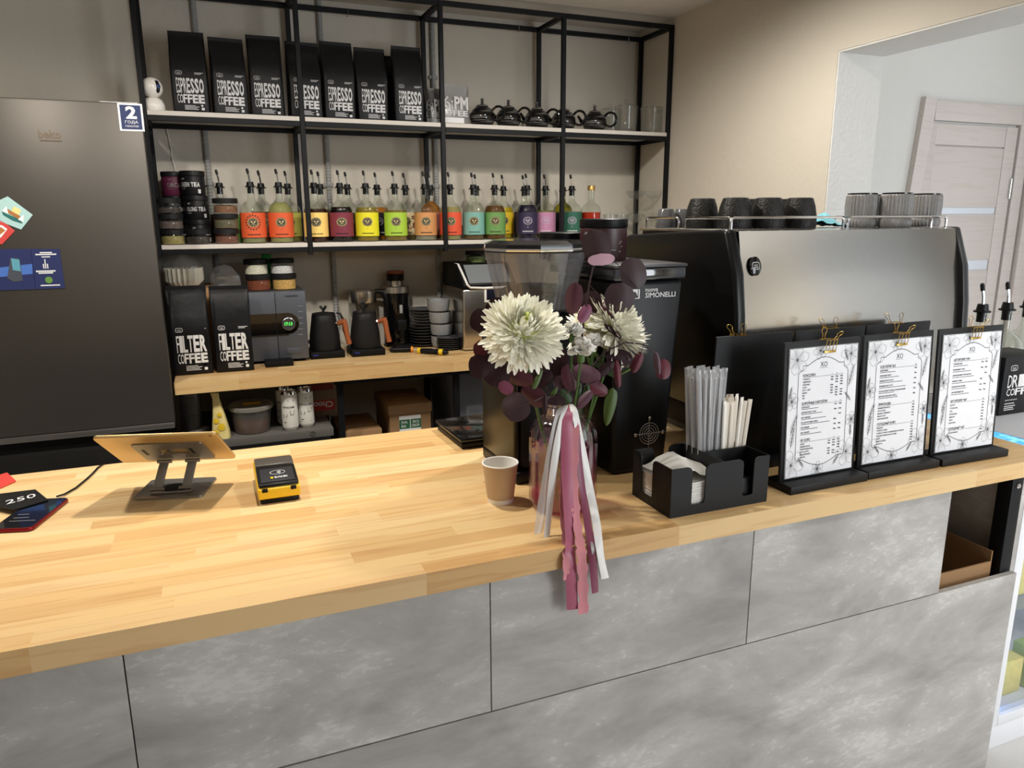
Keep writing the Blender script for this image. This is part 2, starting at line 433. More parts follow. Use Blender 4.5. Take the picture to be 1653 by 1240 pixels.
# ------------------------------------------------------------------ bar counter
ZT, YF, YB = 0.95, 1.16, 2.04
def staves(parent, x0, x1, y0, y1, z0, z1, w, rng):
    n = round((y1 - y0) / w); w = (y1 - y0) / n
    for i in range(n):
        x = x0 - rng.uniform(0, 0.35)
        while x < x1:
            L = rng.uniform(0.26, 0.62); a, b = max(x, x0), min(x + L, x1)
            if b - a > 0.004:
                boxpart('stave', parent, (a, y0 + i*w, z0), (b, y0 + (i+1)*w, z1), PINE, smooth=0)
            x += L
top = thing('bar_worktop', (0, 0, 0), 'long glued pine worktop of the bar, in front', 'worktop')
staves(top, -1.15, 2.0, YF, YB, ZT - 0.042, ZT, 0.044, random.Random(5))
bar = thing('bar_counter', (0, 0, 0), 'bar counter clad in grey concrete-look panels under the pine worktop', 'counter')
PY0, PY1 = 1.18, 1.196
for a, b in ((-1.15, -0.790), (-0.788, -0.180), (-0.178, 0.4295), (0.4315, 1.038), (1.040, 1.641)):
    boxpart('panel', bar, (a, PY0, 0.6245), (b, PY1, ZT - 0.0425), CONC, 0.0006, seg=1)
boxpart('panel', bar, (-1.15, PY0, 0.0), (1.935, PY1, 0.6215), CONC, 0.0008, seg=1)
for x in (-1.1, 0.0, 1.0, 1.895):
    boxpart('frame_post', bar, (x, 1.20, 0), (x + 0.04, 1.24, ZT - 0.0425), FRAME, 0.002)
    boxpart('frame_post', bar, (x, 1.98, 0), (x + 0.04, 2.02, ZT - 0.0425), FRAME, 0.002)
boxpart('frame_rail', bar, (-1.1, 1.98, 0.868), (1.935, 2.02, ZT - 0.0425), FRAME)
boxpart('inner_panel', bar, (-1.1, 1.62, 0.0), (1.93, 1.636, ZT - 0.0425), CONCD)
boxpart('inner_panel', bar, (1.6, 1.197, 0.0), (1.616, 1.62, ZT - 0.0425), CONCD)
boxpart('end_panel', bar, (1.936, 1.20, 0.0), (1.952, 2.02, ZT - 0.0425), CONC)
G().lathe([(0.0, 0), (0.007, 0), (0.007, 0.003), (0.004, 0.006), (0, 0.006)], 12).build('bolt', CHROME, bar, loc=(1.915, 1.2, 0.865), rot=(rad(90), 0, 0))
# open cardboard box inside the niche
cb = thing('cardboard_box', (1.755, 1.41, 0.36), 'open brown cardboard box standing in the niche under the bar', 'box')
w, d, h = 0.125, 0.195, 0.31
boxpart('bottom', cb, (-w, -d, 0), (w, d, 0.004), CARD)
boxpart('side', cb, (-w, -d, 0.004), (-w + 0.004, d, h), CARD); boxpart('side', cb, (w - 0.004, -d, 0.004), (w, d, h + 0.01), CARD)
boxpart('side', cb, (-w + 0.004, -d, 0.004), (w - 0.004, -d + 0.004, h - 0.02), CARD); boxpart('side', cb, (-w + 0.004, d - 0.004, 0.004), (w - 0.004, d, h + 0.03), CARD)
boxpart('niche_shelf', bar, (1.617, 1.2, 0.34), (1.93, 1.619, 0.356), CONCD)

# ------------------------------------------------------------------ fridge
FY = 3.0
fx1 = at(283, 680, FY).x; fx0 = fx1 - 0.60
FRM = mat('dark_inox', (84, 80, 75), 0.46, 0.7)
fz = at(283, 686, FY).z; ft = at(229, 167, FY).z
fr = thing('refrigerator', ((fx0 + fx1) / 2, FY, 0), 'tall dark grey two-door fridge at the left edge of the bar', 'refrigerator')
hx = 0.30
boxpart('body', fr, (-hx, 0.05, 0.03), (hx - 0.036, 0.62, ft - 0.006), mat('fridge_side', (62, 61, 60), 0.45, 0.3), 0.004)
boxpart('upper_door', fr, (-hx, 0.0, fz + 0.012), (hx, 0.046, ft), FRM, 0.007)
boxpart('door_edge_strip', fr, (-hx + 0.003, 0.001, fz - 0.012), (hx - 0.003, 0.046, fz + 0.011), mat('satin_trim', (128, 124, 120), 0.4, 0.8), 0.003)
boxpart('lower_door', fr, (-hx, 0.0, 0.06), (hx, 0.046, fz - 0.055), mat('fridge_lower', (40, 39, 38), 0.45, 0.4), 0.007)
boxpart('handle_recess', fr, (-hx + 0.01, 0.02, fz - 0.054), (hx - 0.01, 0.049, fz - 0.013), BLACK)
boxpart('foot', fr, (-hx + 0.02, 0.06, 0), (hx - 0.02, 0.58, 0.03), BLACK)
def onfr(px, py): q = at(px, py, FY); return q.x - fr.location.x, q.z
lg = G(); a = onfr(62, 224); b = onfr(97, 210)
v, f = fit('beko', a[0], b[0], a[1] + 0.003, b[1], 0.02); lg.add(v, f)
lg.box((a[0] + 0.004, -0.0008, a[1] - 0.006), (b[0], 0, a[1] - 0.002))
lg.build('brand_lettering', mat('bronze_badge', (150, 134, 116), 0.35, 0.8), fr, loc=(0, -0.0015, 0), smooth=0)
a = onfr(194, 211); b = onfr(229, 168)
stk = boxpart('warranty_sticker', fr, (a[0], -0.0012, a[1]), (b[0], -0.0002, b[1]), PAPER)
stk['label'] = 'blue and white warranty sticker'
sw, sh = b[0] - a[0], b[1] - a[1]
boxpart('sticker_field', None, (-sw*0.42, -0.0012, -sh*0.44), (sw*0.42, -0.0006, sh*0.44), mat('navy_print', (32, 48, 92), 0.6)).parent = stk
g = G()
v, f = fit('2', -sw*0.20, sw*0.24, -sh*0.06, sh*0.40, 0.04); g.add(v, f)
v, f = fit('ГОДА', -sw*0.26, sw*0.27, -sh*0.24, -sh*0.12, 0.01); g.add(v, f)
v, f = fit('ГАРАНТИИ', -sw*0.26, sw*0.27, -sh*0.36, -sh*0.29, 0.01); g.add(v, f)
g.build('sticker_lettering', INKW, stk, loc=(0, -0.0018, 0), smooth=0)
# things stuck to the fridge door and lying on it
q = at(192, 161, FY + 0.10)
tag(boxpart('paper_strip', None, (at(162, 160, FY + 0.1).x, FY + 0.06, ft + 0.0005), (at(223, 164, FY + 0.1).x, FY + 0.15, ft + 0.009), PAPER, 0.001), 'thin white paper strip lying on top of the fridge', 'paper')
def magnet(pts, m, label):
    ps = [at(px, py, FY - 0.003) for px, py in pts]
    c = sum(ps, Vector()) / len(ps)
    t = thing('fridge_magnet', c, label, 'magnet', 'postcard magnets on the fridge')
    G().prism([(p.x - c.x, p.z - c.z) for p in ps], 0, 0.003).build('card', m, t, smooth=0, bevel=0.0012)
    return t, c
t, c = magnet([(-22, 333), (12, 317), (53, 347), (34, 371), (-20, 350)], mat('pale_blue_card', (172, 208, 206), 0.5), 'pale blue postcard magnet with a ship, on the fridge door')
def on(c, px, py): q = at(px, py, FY - 0.003); return (q.x - c.x, q.z - c.z)
G().prism([on(c, 3, 341), on(c, 10, 345), on(c, 35, 355), on(c, 36, 361), on(c, 20, 356), on(c, 5, 347)], -0.0008, 0).build('ship_hull', mat('ship_green', (36, 106, 100), 0.6), t, smooth=0)
G().prism([on(c, 12, 337), on(c, 33, 349), on(c, 31, 354), on(c, 11, 343)], -0.0012, 0).build('ship_deck', mat('ship_brown', (168, 112, 58), 0.6), t, smooth=0)
G().prism([on(c, 10, 333), on(c, 14, 345), on(c, 3, 341)], -0.0016, 0).prism([on(c, 38, 347), on(c, 38, 359), on(c, 29, 354)], -0.0016, 0).build('sail', PAPER, t, smooth=0)
G().prism([on(c, 22, 333), on(c, 34, 339), on(c, 30, 348), on(c, 18, 343)], -0.0005, 0).build('sun_glow', mat('sun_print', (240, 216, 140), 0.6), t, smooth=0)
t, c = magnet([(-20, 352), (0, 353), (24, 373), (3, 395), (-20, 388)], mat('red_card', (206, 70, 66), 0.5), 'red postcard magnet with a sandwich, on the fridge door')
G().prism([on(c, -8, 362), on(c, 4, 364), on(c, 12, 370), on(c, 2, 383), on(c, -8, 388)], -0.0008, 0).build('plate_print', PAPER, t, smooth=0)
G().prism([on(c, -8, 366), on(c, 2, 367), on(c, 9, 372), on(c, 0, 379), on(c, -8, 382)], -0.0014, 0).build('food_print', mat('food_print', (176, 112, 60), 0.6), t, smooth=0)
fl = [at(px, py, FY - 0.002) for px, py in ((-40, 403), (96, 402), (105, 465), (-36, 470))]
c = sum(fl, Vector()) / 4
t = thing('energy_leaflet', c, 'dark blue folded leaflet with a fridge picture and a melon on the fridge door', 'leaflet')
NAVY = mat('leaflet_navy', (36, 46, 92), 0.45)
def on(c, px, py): q = at(px, py, FY - 0.002); return (q.x - c.x, q.z - c.z)
G().prism([on(c, -40, 403), on(c, 49, 402), on(c, 58, 467), on(c, -36, 470)], -0.001, 0.002).build('page', NAVY, t, smooth=0)
G().prism([on(c, 49.5, 402), on(c, 96, 402), on(c, 105, 465), on(c, 58.5, 467)], -0.001, 0.002).build('page', NAVY, t, smooth=0)
g = G()
g.prism([on(c, -36, 436), on(c, 52, 426), on(c, 53, 442), on(c, -36, 451)], -0.0016, -0.001)
g.build('blue_band', mat('leaflet_blue', (72, 112, 188), 0.5), t, smooth=0)
G().prism([on(c, 17, 416), on(c, 32, 418), on(c, 37, 453), on(c, 22, 455), on(c, 12, 449)], -0.0022, -0.0012).build('fridge_picture', mat('leaflet_fridge', (70, 74, 84), 0.5), t, smooth=0)
G().prism([on(c, 18, 417), on(c, 31, 419), on(c, 34, 438), on(c, 21, 436)], -0.0028, -0.002).build('screen_picture', mat('leaflet_screen', (92, 158, 176), 0.5), t, smooth=0)
q = on(c, 79, 452); G().lathe([(0, -0.001), (0.0115, -0.001), (0.0115, 0.001), (0, 0.001)], 18).build('melon_picture', mat('melon_green', (96, 140, 62), 0.6), t, loc=(q[0], -0.0016, q[1]), rot=(rad(90), 0, 0))
g = G(); q = on(c, 73, 424)
for dx in (-0.006, 0.0, 0.006): g.box((q[0] + dx - 0.0016, -0.0018, q[1] - 0.02), (q[0] + dx + 0.0016, -0.001, q[1] + (0.012 if dx == 0 else -0.004)))
for py, w2 in ((407, 20), (410, 34), (414, 14), (437, 32), (440, 24)):
    a = on(c, 74 - w2/2, py); b = on(c, 74 + w2/2, py + 1.4); g.box((a[0], -0.0018, b[1]), (b[0], -0.001, a[1]))
a = on(c, 66, 462); b = on(c, 97, 460); g.box((a[0], -0.0018, a[1]), (b[0], -0.001, b[1] + 0.002))
g.build('leaflet_lettering', INKW, t, smooth=0)

# ------------------------------------------------------------------ wall shelf
SY = 3.30
posts = [at(*p, SY).x for p in ((232, 180), (488.5, 200), (715.5, 200), (910.5, 150), (1081, 180))]
Z1 = at(711, 198.0, SY).z; Z2 = at(500, 392, SY).z; ZTOP = at(907, 20.6, SY).z
SD = 0.30; T = 0.020
sh = thing('wall_shelf', (0, SY, 0), 'black steel tube wall shelf with pale boards above the back counter', 'shelf')
zb = Z2 - 0.05
for x in posts:
    boxpart('post', sh, (x - T/2, 0, zb), (x + T/2, T, ZTOP), FRAME, 0.0015, seg=1)
    boxpart('post', sh, (x - T/2, SD - T, zb), (x + T/2, SD, ZTOP), FRAME, 0.0015, seg=1)
    for z in (ZTOP, Z1 - 0.018, Z2 - 0.018):
        boxpart('cross_bar', sh, (x - T/2, T, z - T), (x + T/2, SD - T, z), FRAME, 0.001, seg=1)
for a, b in zip(posts[:-1], posts[1:]):
    for y in (0.0, SD - T):
        for z in (ZTOP, Z1 - 0.018, Z2 - 0.018):
            boxpart('rail', sh, (a + T/2, y, z - T), (b - T/2, y + T, z), FRAME, 0.001, seg=1)
    for z in (Z1, Z2):
        boxpart('board', sh, (a + T/2 + 0.001, 0.001, z - 0.018), (b - T/2 - 0.001, SD - 0.001, z), mat('pale_ash_board', (206, 200, 192), 0.55, vary=0.05, vscale=30), 0.001, seg=1)
# little hooks on the top rail
for px, py in ((561, 20), (837, 45), (1014, 64)):
    q = at(px, py, SY + SD - T)
    g = G().tube([(0, 0.0, 0.006), (0, -0.004, 0.008), (0, -0.006, -0.014), (-0.004, -0.008, -0.02), (-0.01, -0.01, -0.018)], 0.0018, 6)
    g.build('hook', CHROME, sh, loc=(q.x, SD - T - 0.002, q.z))
# ------------------------------------------------------------------ coffee bags
FOIL = mat('black_foil', (16, 16, 19), 0.42, bump=0.35, bscale=22)
def badge(g, x, z, w, h, y=0.0):
    """outline of a rounded shield with a bar of print inside"""
    pts = []
    for i in range(24):
        a = 2 * pi * i / 24
        c, s = cos(a), sin(a)
        pts.append((x + w/2 * math.copysign(abs(c) ** 0.55, c), y, z + h/2 * math.copysign(abs(s) ** 0.55, s) * (1.0 if s > 0 else 0.9)))
    g.tube(pts, h * 0.055, 4, closed=True)
    for zz in (0.10, -0.16):
        v, f = fit('TASTY' if zz > 0 else 'COFFEE', x - w*0.30, x + w*0.30, z + h*zz - h*0.09, z + h*zz + h*0.09, 0.02)
        g.add([(p[0], y - 0.0003, p[2]) for p in v], f)
def bag_mesh(w, d, h, seed, crimp=0.5):
    r = random.Random(seed); rows = []
    zs = [0, 0.01, 0.05, 0.25, 0.45, 0.56, 0.68, 0.80, 0.90, 0.955, 0.96, 1.0]
    n = 28
    for k, t in enumerate(zs):
        row = []
        if t < 0.5: dd = d * (0.94 if t in (0,) else 1.0)
        elif t < 0.955: dd = d * (1 - (t - 0.5) / 0.455) ** 0.85 + 0.006
        else: dd = 0.006
        ww = w * (0.97 if t == 0 else 1.0) * (1.0 + 0.02 * sin(t * 5 + seed))
        shift = d * 0.10 * max(0, t - 0.5) + (r.uniform(-0.003, 0.003) if 0.5 < t < 0.95 else 0)
        for i in range(n):
            a = 2 * pi * (i + 0.5) / n; c, s = cos(a), sin(a)
            e = 0.16 if t < 0.5 else 0.16
            x = ww/2 * math.copysign(abs(c) ** e, c); y = dd/2 * math.copysign(abs(s) ** e, s)
            if 0.55 < t < 0.95: y += r.uniform(-0.004, 0.004) * (1 if dd > 0.015 else 0.3)
            row.append((x, y + shift, h * t))
        rows.append(row)
    g = G().grid(rows, close=True)
    b = len(g.v); g.f.append(tuple(range(n))[::-1]); g.f.append(tuple(range(b - n, b)))
    return g.mesh('bag', FOIL, smooth=50)
def bag_print(word, w, d, h, tone):
    g = G(); y = -d/2 - 0.0012; x0, x1 = -w*0.36, w*0.40
    for gg in (wide(word, x0, x1, h*0.245, h*0.425, 1.0, 2.6, 0.0, 0.045), wide('COFFEE', x0, x1, h*0.125, h*0.232, 1.0, 2.6, 0.0, 0.05)):
        g.add([(p[0], y, p[2]) for p in gg.v], gg.f)
    badge(g, x0 + w*0.09, h*0.485, w*0.17, h*0.045, y)
    for i, (a, b, z) in enumerate(((0.16, 0.40, 0.488), (0.16, 0.34, 0.474), (-0.18, 0.12, 0.094), (-0.18, 0.22, 0.079), (-0.18, 0.16, 0.064), (-0.18, 0.20, 0.049))):
        g.box((w*a, y, h*z), (w*b, y + 0.0004, h*(z + 0.006)))
    g.box((w*0.28, y, h*0.045), (w*0.36, y + 0.0004, h*0.075)); g.lathe([(0, 0), (w*0.03, 0)], 10, Matrix.Translation((w*0.30, y, h*0.098)) @ Matrix.Rotation(rad(90), 4, 'X'))
    return g.mesh('lettering', tone, smooth=0)
bw, bd, bh = 0.134, 0.085, 0.312
esp_print = bag_print('ESPRESSO', bw, bd, bh, mat('silver_print', (214, 214, 216), 0.5))
where = ['leftmost, next to the white camera', 'second from the white camera', 'third from the white camera', 'behind the second shelf post', 'just right of the second shelf post', 'sixth from the white camera', 'rightmost, beside the third shelf post']
for i, (px, py, rz, lean) in enumerate(((311, 181.5, -3, 0.02), (374, 184, 4, 0.0), (435, 187, -2, 0.03), (496, 188.5, 3, 0.0), (551, 191, 2, 0.01), (605, 193, 1, 0.0), (663, 196.5, 1, 0.03))):
    p = at(px, py, SY + 0.055)
    s = (1.0, 0.965, 1.035, 0.985, 1.025, 0.985, 1.035)[i]
    t = thing('coffee_bag', (p.x, SY + 0.06 + bd/2 + 0.006 * (i % 3), Z1), 'black espresso coffee bag on the upper shelf, ' + where[i], 'coffee bag', 'black espresso bags on the upper shelf', rad(rz))
    link('bag', bag_mesh(bw, bd, bh * s, i), t)
    link('lettering', esp_print, t)
p = at(630, 195, SY + 0.16)
t = thing('coffee_bag', (p.x + 0.005, SY + 0.215, Z1), 'plain black coffee bag half hidden behind the rightmost espresso bags', 'coffee bag', 'black espresso bags on the upper shelf')
link('bag', bag_mesh(bw, bd, bh * 0.97, 11), t)
# translucent pouches
POUCH = clear('milky_pouch', (214, 214, 214), 0.10, 0.30, 0.25, (176, 176, 174))
def pouch(px0, px1, pyt, Y, label, tone, seed, dark):
    a = at(px0, 200, Y); b = at(px1, 203, Y); w2 = (b.x - a.x); h2 = at((px0 + px1)/2, pyt, Y).z - Z1
    t = thing('coffee_pouch', ((a.x + b.x)/2, Y, Z1), label, 'pouch', 'translucent coffee pouches', rad(4))
    rows = []
    for k, (z, dd) in enumerate(((0, 0.05), (0.08, 0.055), (0.35, 0.05), (0.7, 0.028), (0.93, 0.006), (1.0, 0.004))):
        rows.append([(w2/2 * math.copysign(abs(cos(q)) ** 0.18, cos(q)), dd/2 * math.copysign(abs(sin(q)) ** 0.5, sin(q)), h2 * z) for q in [2*pi*(i+0.5)/20 for i in range(20)]])
    g = G().grid(rows, close=True); g.f.append(tuple(range(20))[::-1]); g.f.append(tuple(range(100, 120)))
    g.build('pouch', POUCH if not dark else clear('grey_pouch', (150, 150, 152), 0.10, 0.5, 0.25, (86, 86, 88)), t)
    g = G()
    v, f = fit('6:', -w2*0.46, -w2*0.12, h2*0.38, h2*0.70, 0.0); g.add(v, f)
    v, f = fit('PM', -w2*0.08, w2*0.42, h2*0.38, h2*0.70, 0.035); g.add(v, f)
    gg = wide('COFFEE', -w2*0.46, w2*0.42, h2*0.22, h2*0.36, 1, 2.2, 0, 0.04); g.add(gg.v, gg.f)
    g.build('lettering', tone, t, loc=(0, -0.0295, 0), rot=(rad(-2), 0, 0), smooth=0)
    boxpart('paper_label', t, (-w2*0.44, -0.0302, h2*0.05), (w2*0.25, -0.0285, h2*0.18), PAPER if not dark else INKG)
pouch(711, 757, 137, SY + 0.09, 'translucent coffee pouch beside the leftmost teapot', mat('light_print', (210, 210, 210), 0.5), 1, False)
pouch(684, 718, 143, SY + 0.14, 'darker translucent coffee pouch behind the third shelf post', INKG, 2, True)

# ------------------------------------------------------------------ security camera
p = at(248, 178, SY + 0.04)
t = thing('security_camera', (p.x + 0.002, SY + 0.05, Z1), 'white ball-shaped security camera on the upper shelf above the fridge', 'camera', rz=rad(20))
WG = mat('white_gloss', (236, 232, 226), 0.25)
G().lathe([(0, 0), (0.036, 0), (0.041, 0.008), (0.040, 0.025), (0.033, 0.042), (0.022, 0.050), (0, 0.050)], 28).build('base', WG, t)
G().lathe([(0.039 * sin(pi * k / 14), 0.087 - 0.039 * cos(pi * k / 14)) for k in range(15)], 28).build('head', WG, t)
G().lathe([(0.0394 * sin(a), 0.0394 * cos(a)) for a in [0.01 + 0.62 * k / 6 for k in range(7)]], 20, axis_scale=(0.72, 1.0)).build('face', GLOSSB, t, loc=(0, 0, 0.087), rot=(rad(86), 0, rad(18)))
G().lathe([(0, 0), (0.008, 0), (0.008, 0.003), (0.004, 0.004), (0, 0.004)], 14).build('lens', mat('lens_blue', (40, 60, 110), 0.1), t, loc=(0.0115, -0.0375, 0.09), rot=(rad(88), 0, rad(18)))

# ------------------------------------------------------------------ teapots
def streak_mat():
    m = mat('streaked_glaze', (20, 20, 21), 0.12, coat=0.4); nt = m.node_tree; pr = nt.nodes['Principled BSDF']
    tc = nt.nodes.new('ShaderNodeTexCoord'); mp = nt.nodes.new('ShaderNodeMapping'); mp.inputs['Scale'].default_value = (8, 8, 130)
    nt.links.new(tc.outputs['Object'], mp.inputs[0])
    n = nt.nodes.new('ShaderNodeTexNoise'); n.inputs['Scale'].default_value = 1.0; n.inputs['Detail'].default_value = 3; nt.links.new(mp.outputs[0], n.inputs['Vector'])
    r = ramp(nt, [(0.5, (14, 14, 15)), (0.62, (110, 108, 106)), (0.7, (20, 20, 21))]); nt.links.new(n.outputs['Fac'], r.inputs[0]); nt.links.new(r.outputs[0], pr.inputs['Base Color'])
    return m
TEA = streak_mat()
bodyp = [(0, 0), (0.034, 0), (0.05, 0.012), (0.0595, 0.034), (0.058, 0.056), (0.045, 0.078), (0.032, 0.087), (0.030, 0.086)]
lidp = [(0.031, 0.086), (0.027, 0.095), (0.012, 0.102), (0.006, 0.104), (0.006, 0.112), (0.0075, 0.122), (0.006, 0.126), (0, 0.127)]
tb = G().lathe(bodyp, 28).mesh('body', TEA); tl = G().lathe(lidp, 24).mesh('lid', TEA)
th = G().tube([(0.044 + 0.005, 0, 0.072)] + [(0.078 + 0.030 * cos(a), 0, 0.056 + 0.033 * sin(a)) for a in [rad(130 - 26 * k) for k in range(11)]] + [(0.050, 0, 0.022)], 0.0058, 8).mesh('handle', GLOSSB)
ts = G().tube([(-0.046, 0, 0.040), (-0.064, 0, 0.050), (-0.074, 0, 0.066), (-0.082, 0, 0.078)], [0.013, 0.0095, 0.007, 0.006], 10).mesh('spout', GLOSSB)
nm = ['first from the translucent pouch', 'second from the translucent pouch', 'middle one of five', 'behind the fourth shelf post', 'rightmost, beside the glass pitchers']
for i, px in enumerate((780, 822, 868, 911, 961)):
    p = at(px, 203, SY + 0.09)
    t = thing('teapot', (p.x, SY + 0.10, Z1), 'small black teapot with grey streaks on the upper shelf, ' + nm[i], 'teapot', 'black streaked teapots on the upper shelf', rad(-40 + i))
    link('body', tb, t); link('lid', tl, t); link('handle', th, t); link('spout', ts, t)
# glass pitchers
pg = G().lathe([(0, 0.004), (0.045, 0.004), (0.052, 0.012), (0.056, 0.12), (0.059, 0.128), (0.0565, 0.127), (0.0535, 0.118), (0.0495, 0.016), (0, 0.012)], 28).lathe([(0, 0), (0.046, 0), (0.046, 0.004)], 20).mesh('jug', GLASS)
ph = G().tube([(0.052, 0, 0.112), (0.075, 0, 0.112), (0.086, 0, 0.095), (0.083, 0, 0.055), (0.070, 0, 0.032), (0.052, 0, 0.03)], 0.0055, 8).mesh('handle', GLASS)
pk = G().lathe([(0.0, 0.128), (0.045, 0.129), (0.03, 0.136), (0.006, 0.139), (0.011, 0.150), (0.007, 0.158), (0, 0.159)], 20).mesh('lid', GLASS)
for px, Y, rz, lab in ((1010, SY + 0.09, 150, 'clear glass pitcher right of the teapots'), (1051, SY + 0.09, 20, 'rightmost clear glass pitcher on the upper shelf'), (985, SY + 0.22, 80, 'clear glass pitcher behind the rightmost teapot')):
    p = at(px, 208, Y)
    t = thing('glass_pitcher', (p.x, Y, Z1), lab, 'pitcher', 'glass pitchers on the upper shelf', rad(rz))
    link('jug', pg, t); link('handle', ph, t); link('lid', pk, t)

# ------------------------------------------------------------------ syrup bottles
BG = clear('bottle_glass', (246, 249, 245), 0.05, edge=0.85)
GBLK = mat('pourer_rubber', (14, 14, 15), 0.4)
R = 0.0505
outer = [(0, 0.0), (R - 0.004, 0.0), (R, 0.005), (R, 0.132), (R - 0.004, 0.147), (R - 0.013, 0.160), (0.022, 0.171), (0.0165, 0.180), (0.0155, 0.19), (0.0155, 0.222), (0.0175, 0.224), (0.0175, 0.23), (0.0125, 0.23)]
b_glass = G().lathe(outer, 28).mesh('glass', BG)
stop = G().lathe([(0, 0.2305), (0.0215, 0.2305), (0.0215, 0.2345), (0.016, 0.2355), (0.013, 0.252), (0, 0.252)], 18).lathe([(0.0123, 0.205), (0.0123, 0.23)], 14).mesh('stopper', GBLK)
spout = G().tube([(0, 0, 0.251), (-0.002, 0, 0.272), (-0.005, 0, 0.288)], 0.0042, 8).mesh('pour_spout', CHROME)
tip = G().tube([(-0.0048, 0, 0.286), (-0.008, 0, 0.302), (-0.0085, 0, 0.306)], [0.0058, 0.0056, 0.003], 8).mesh('spout_cap', GBLK)
LZ0, LZ1 = 0.024, 0.126
def label_mesh(m):
    return G().lathe([(R + 0.0006, LZ0), (R + 0.0012, LZ0), (R + 0.0012, LZ1), (R + 0.0006, LZ1)], 26, a0=rad(-90 - 105), a1=rad(-90 + 105)).mesh('paper_label', m)
def oval(w, h, n=20, z=0.0): return [(w/2 * cos(2*pi*i/n), z + h/2 * sin(2*pi*i/n)) for i in range(n)]
def flat(g, poly, y): return g.add([(x, y, z) for x, z in poly], [tuple(range(len(poly)))])
def ring(g, w, h, t, z, y, n=26):
    a = oval(w, h, n, z); b = oval(w - t, h - t, n, z)
    return g.add([(x, y, q) for x, q in a] + [(x, y, q) for x, q in b], [(i, (i+1) % n, n + (i+1) % n, n + i) for i in range(n)])
ez = 0.086
e1 = G()
for i in range(7):
    x0, x1 = -0.024 + i * 0.048/7, -0.024 + (i+1) * 0.048/7
    zz = lambda x: 0.0195 * math.sqrt(max(0, 1 - (x/0.024)**2))
    e1.add([(x0, 0, ez - zz(x0)), (x1, 0, ez - zz(x1)), (x1, 0, ez + zz(x1)), (x0, 0, ez + zz(x0))], [(0, 1, 2, 3)])
emb_dark = bend(e1, R + 0.0018).mesh('emblem', INKB, smooth=0)
def emb_line(m):
    g = G(); ring(g, 0.045, 0.036, 0.003, ez, 0); ring(g, 0.034, 0.0215, 0.002, ez, 0)
    for i in range(12):
        a = 2*pi*i/12; g.add([(0.0195*cos(a) + d[0], 0, ez + 0.0145*sin(a) + d[1]) for d in ((-.0012, -.0012), (.0012, -.0012), (.0012, .0012), (-.0012, .0012))], [(0, 1, 2, 3)])
    for x, z, w3, h3 in ((-0.006, 0.002, 0.008, 0.006), (0.006, 0.002, 0.008, 0.006), (0, -0.005, 0.01, 0.003)):
        g.add([(x - w3/2, 0, ez + z - h3/2), (x + w3/2, 0, ez + z - h3/2), (x + w3/2, 0, ez + z + h3/2), (x - w3/2, 0, ez + z + h3/2)], [(0, 1, 2, 3)])
    return bend(g, R + 0.0023).mesh('emblem_ring', m, smooth=0)
emb_gold = emb_line(mat('emblem_cream', (206, 190, 140), 0.6)); emb_wht = emb_line(mat('emblem_pale', (196, 186, 206), 0.6))
def print_row(m):
    g = G(); x = -0.026
    rr = random.Random(3)
    while x < 0.026:
        w3 = rr.uniform(0.002, 0.005); g.add([(x, 0, 0.034), (x + w3, 0, 0.034), (x + w3, 0, 0.0385), (x, 0, 0.0385)], [(0, 1, 2, 3)]); x += w3 + 0.0012
    g.add([(-0.002, 0, 0.055), (0.002, 0, 0.055), (0.002, 0, 0.057), (-0.002, 0, 0.057)], [(0, 1, 2, 3)])
    return bend(g, R + 0.0018).mesh('label_print', m, smooth=0)
row_dark = print_row(INKB); row_lite = print_row(INKW)
_liq = {}
def liquid(rgb, lvl, clarity=0.25):
    k = (rgb, lvl, clarity)
    if k not in _liq:
        nm2 = 'syrup_%d_%d_%d_%d' % (rgb + (int(clarity*100),))
        m = mat(nm2, rgb, 0.08) if clarity < 0.05 else clear(nm2, tuple(min(255, int(x * 0.75 + 60)) for x in rgb), 0.02, 1 - clarity, 0.05, rgb)
        r2 = R - 0.003; prof = [(0, 0.004), (r2, 0.004)]
        for r1, z1 in outer[3:9]:
            if z1 < lvl: prof.append((max(r1 - 0.003, 0.006), z1))
        last = [p2 for p2 in outer if p2[1] <= lvl][-1]; nxt = [p2 for p2 in outer if p2[1] > lvl][0]
        tt = (lvl - last[1]) / (nxt[1] - last[1]); rl = last[0] + (nxt[0] - last[0]) * tt - 0.003
        prof += [(rl, lvl), (0, lvl)]
        _liq[k] = G().lathe(prof, 24).mesh('syrup', m)
    return _liq[k]
star = G()
for i in range(16):
    a0, a1, am = 2*pi*i/16 - 0.18, 2*pi*i/16 + 0.18, 2*pi*i/16
    star.add([(0.026*cos(a0), 0, ez + 0.026*sin(a0)), (0.026*cos(a1), 0, ez + 0.026*sin(a1)), (0.036*cos(am), 0, ez + 0.036*sin(am))], [(0, 1, 2)])
star_m = bend(star, R + 0.0016).mesh('starburst', mat('starburst_brown', (96, 52, 30), 0.6), smooth=0)
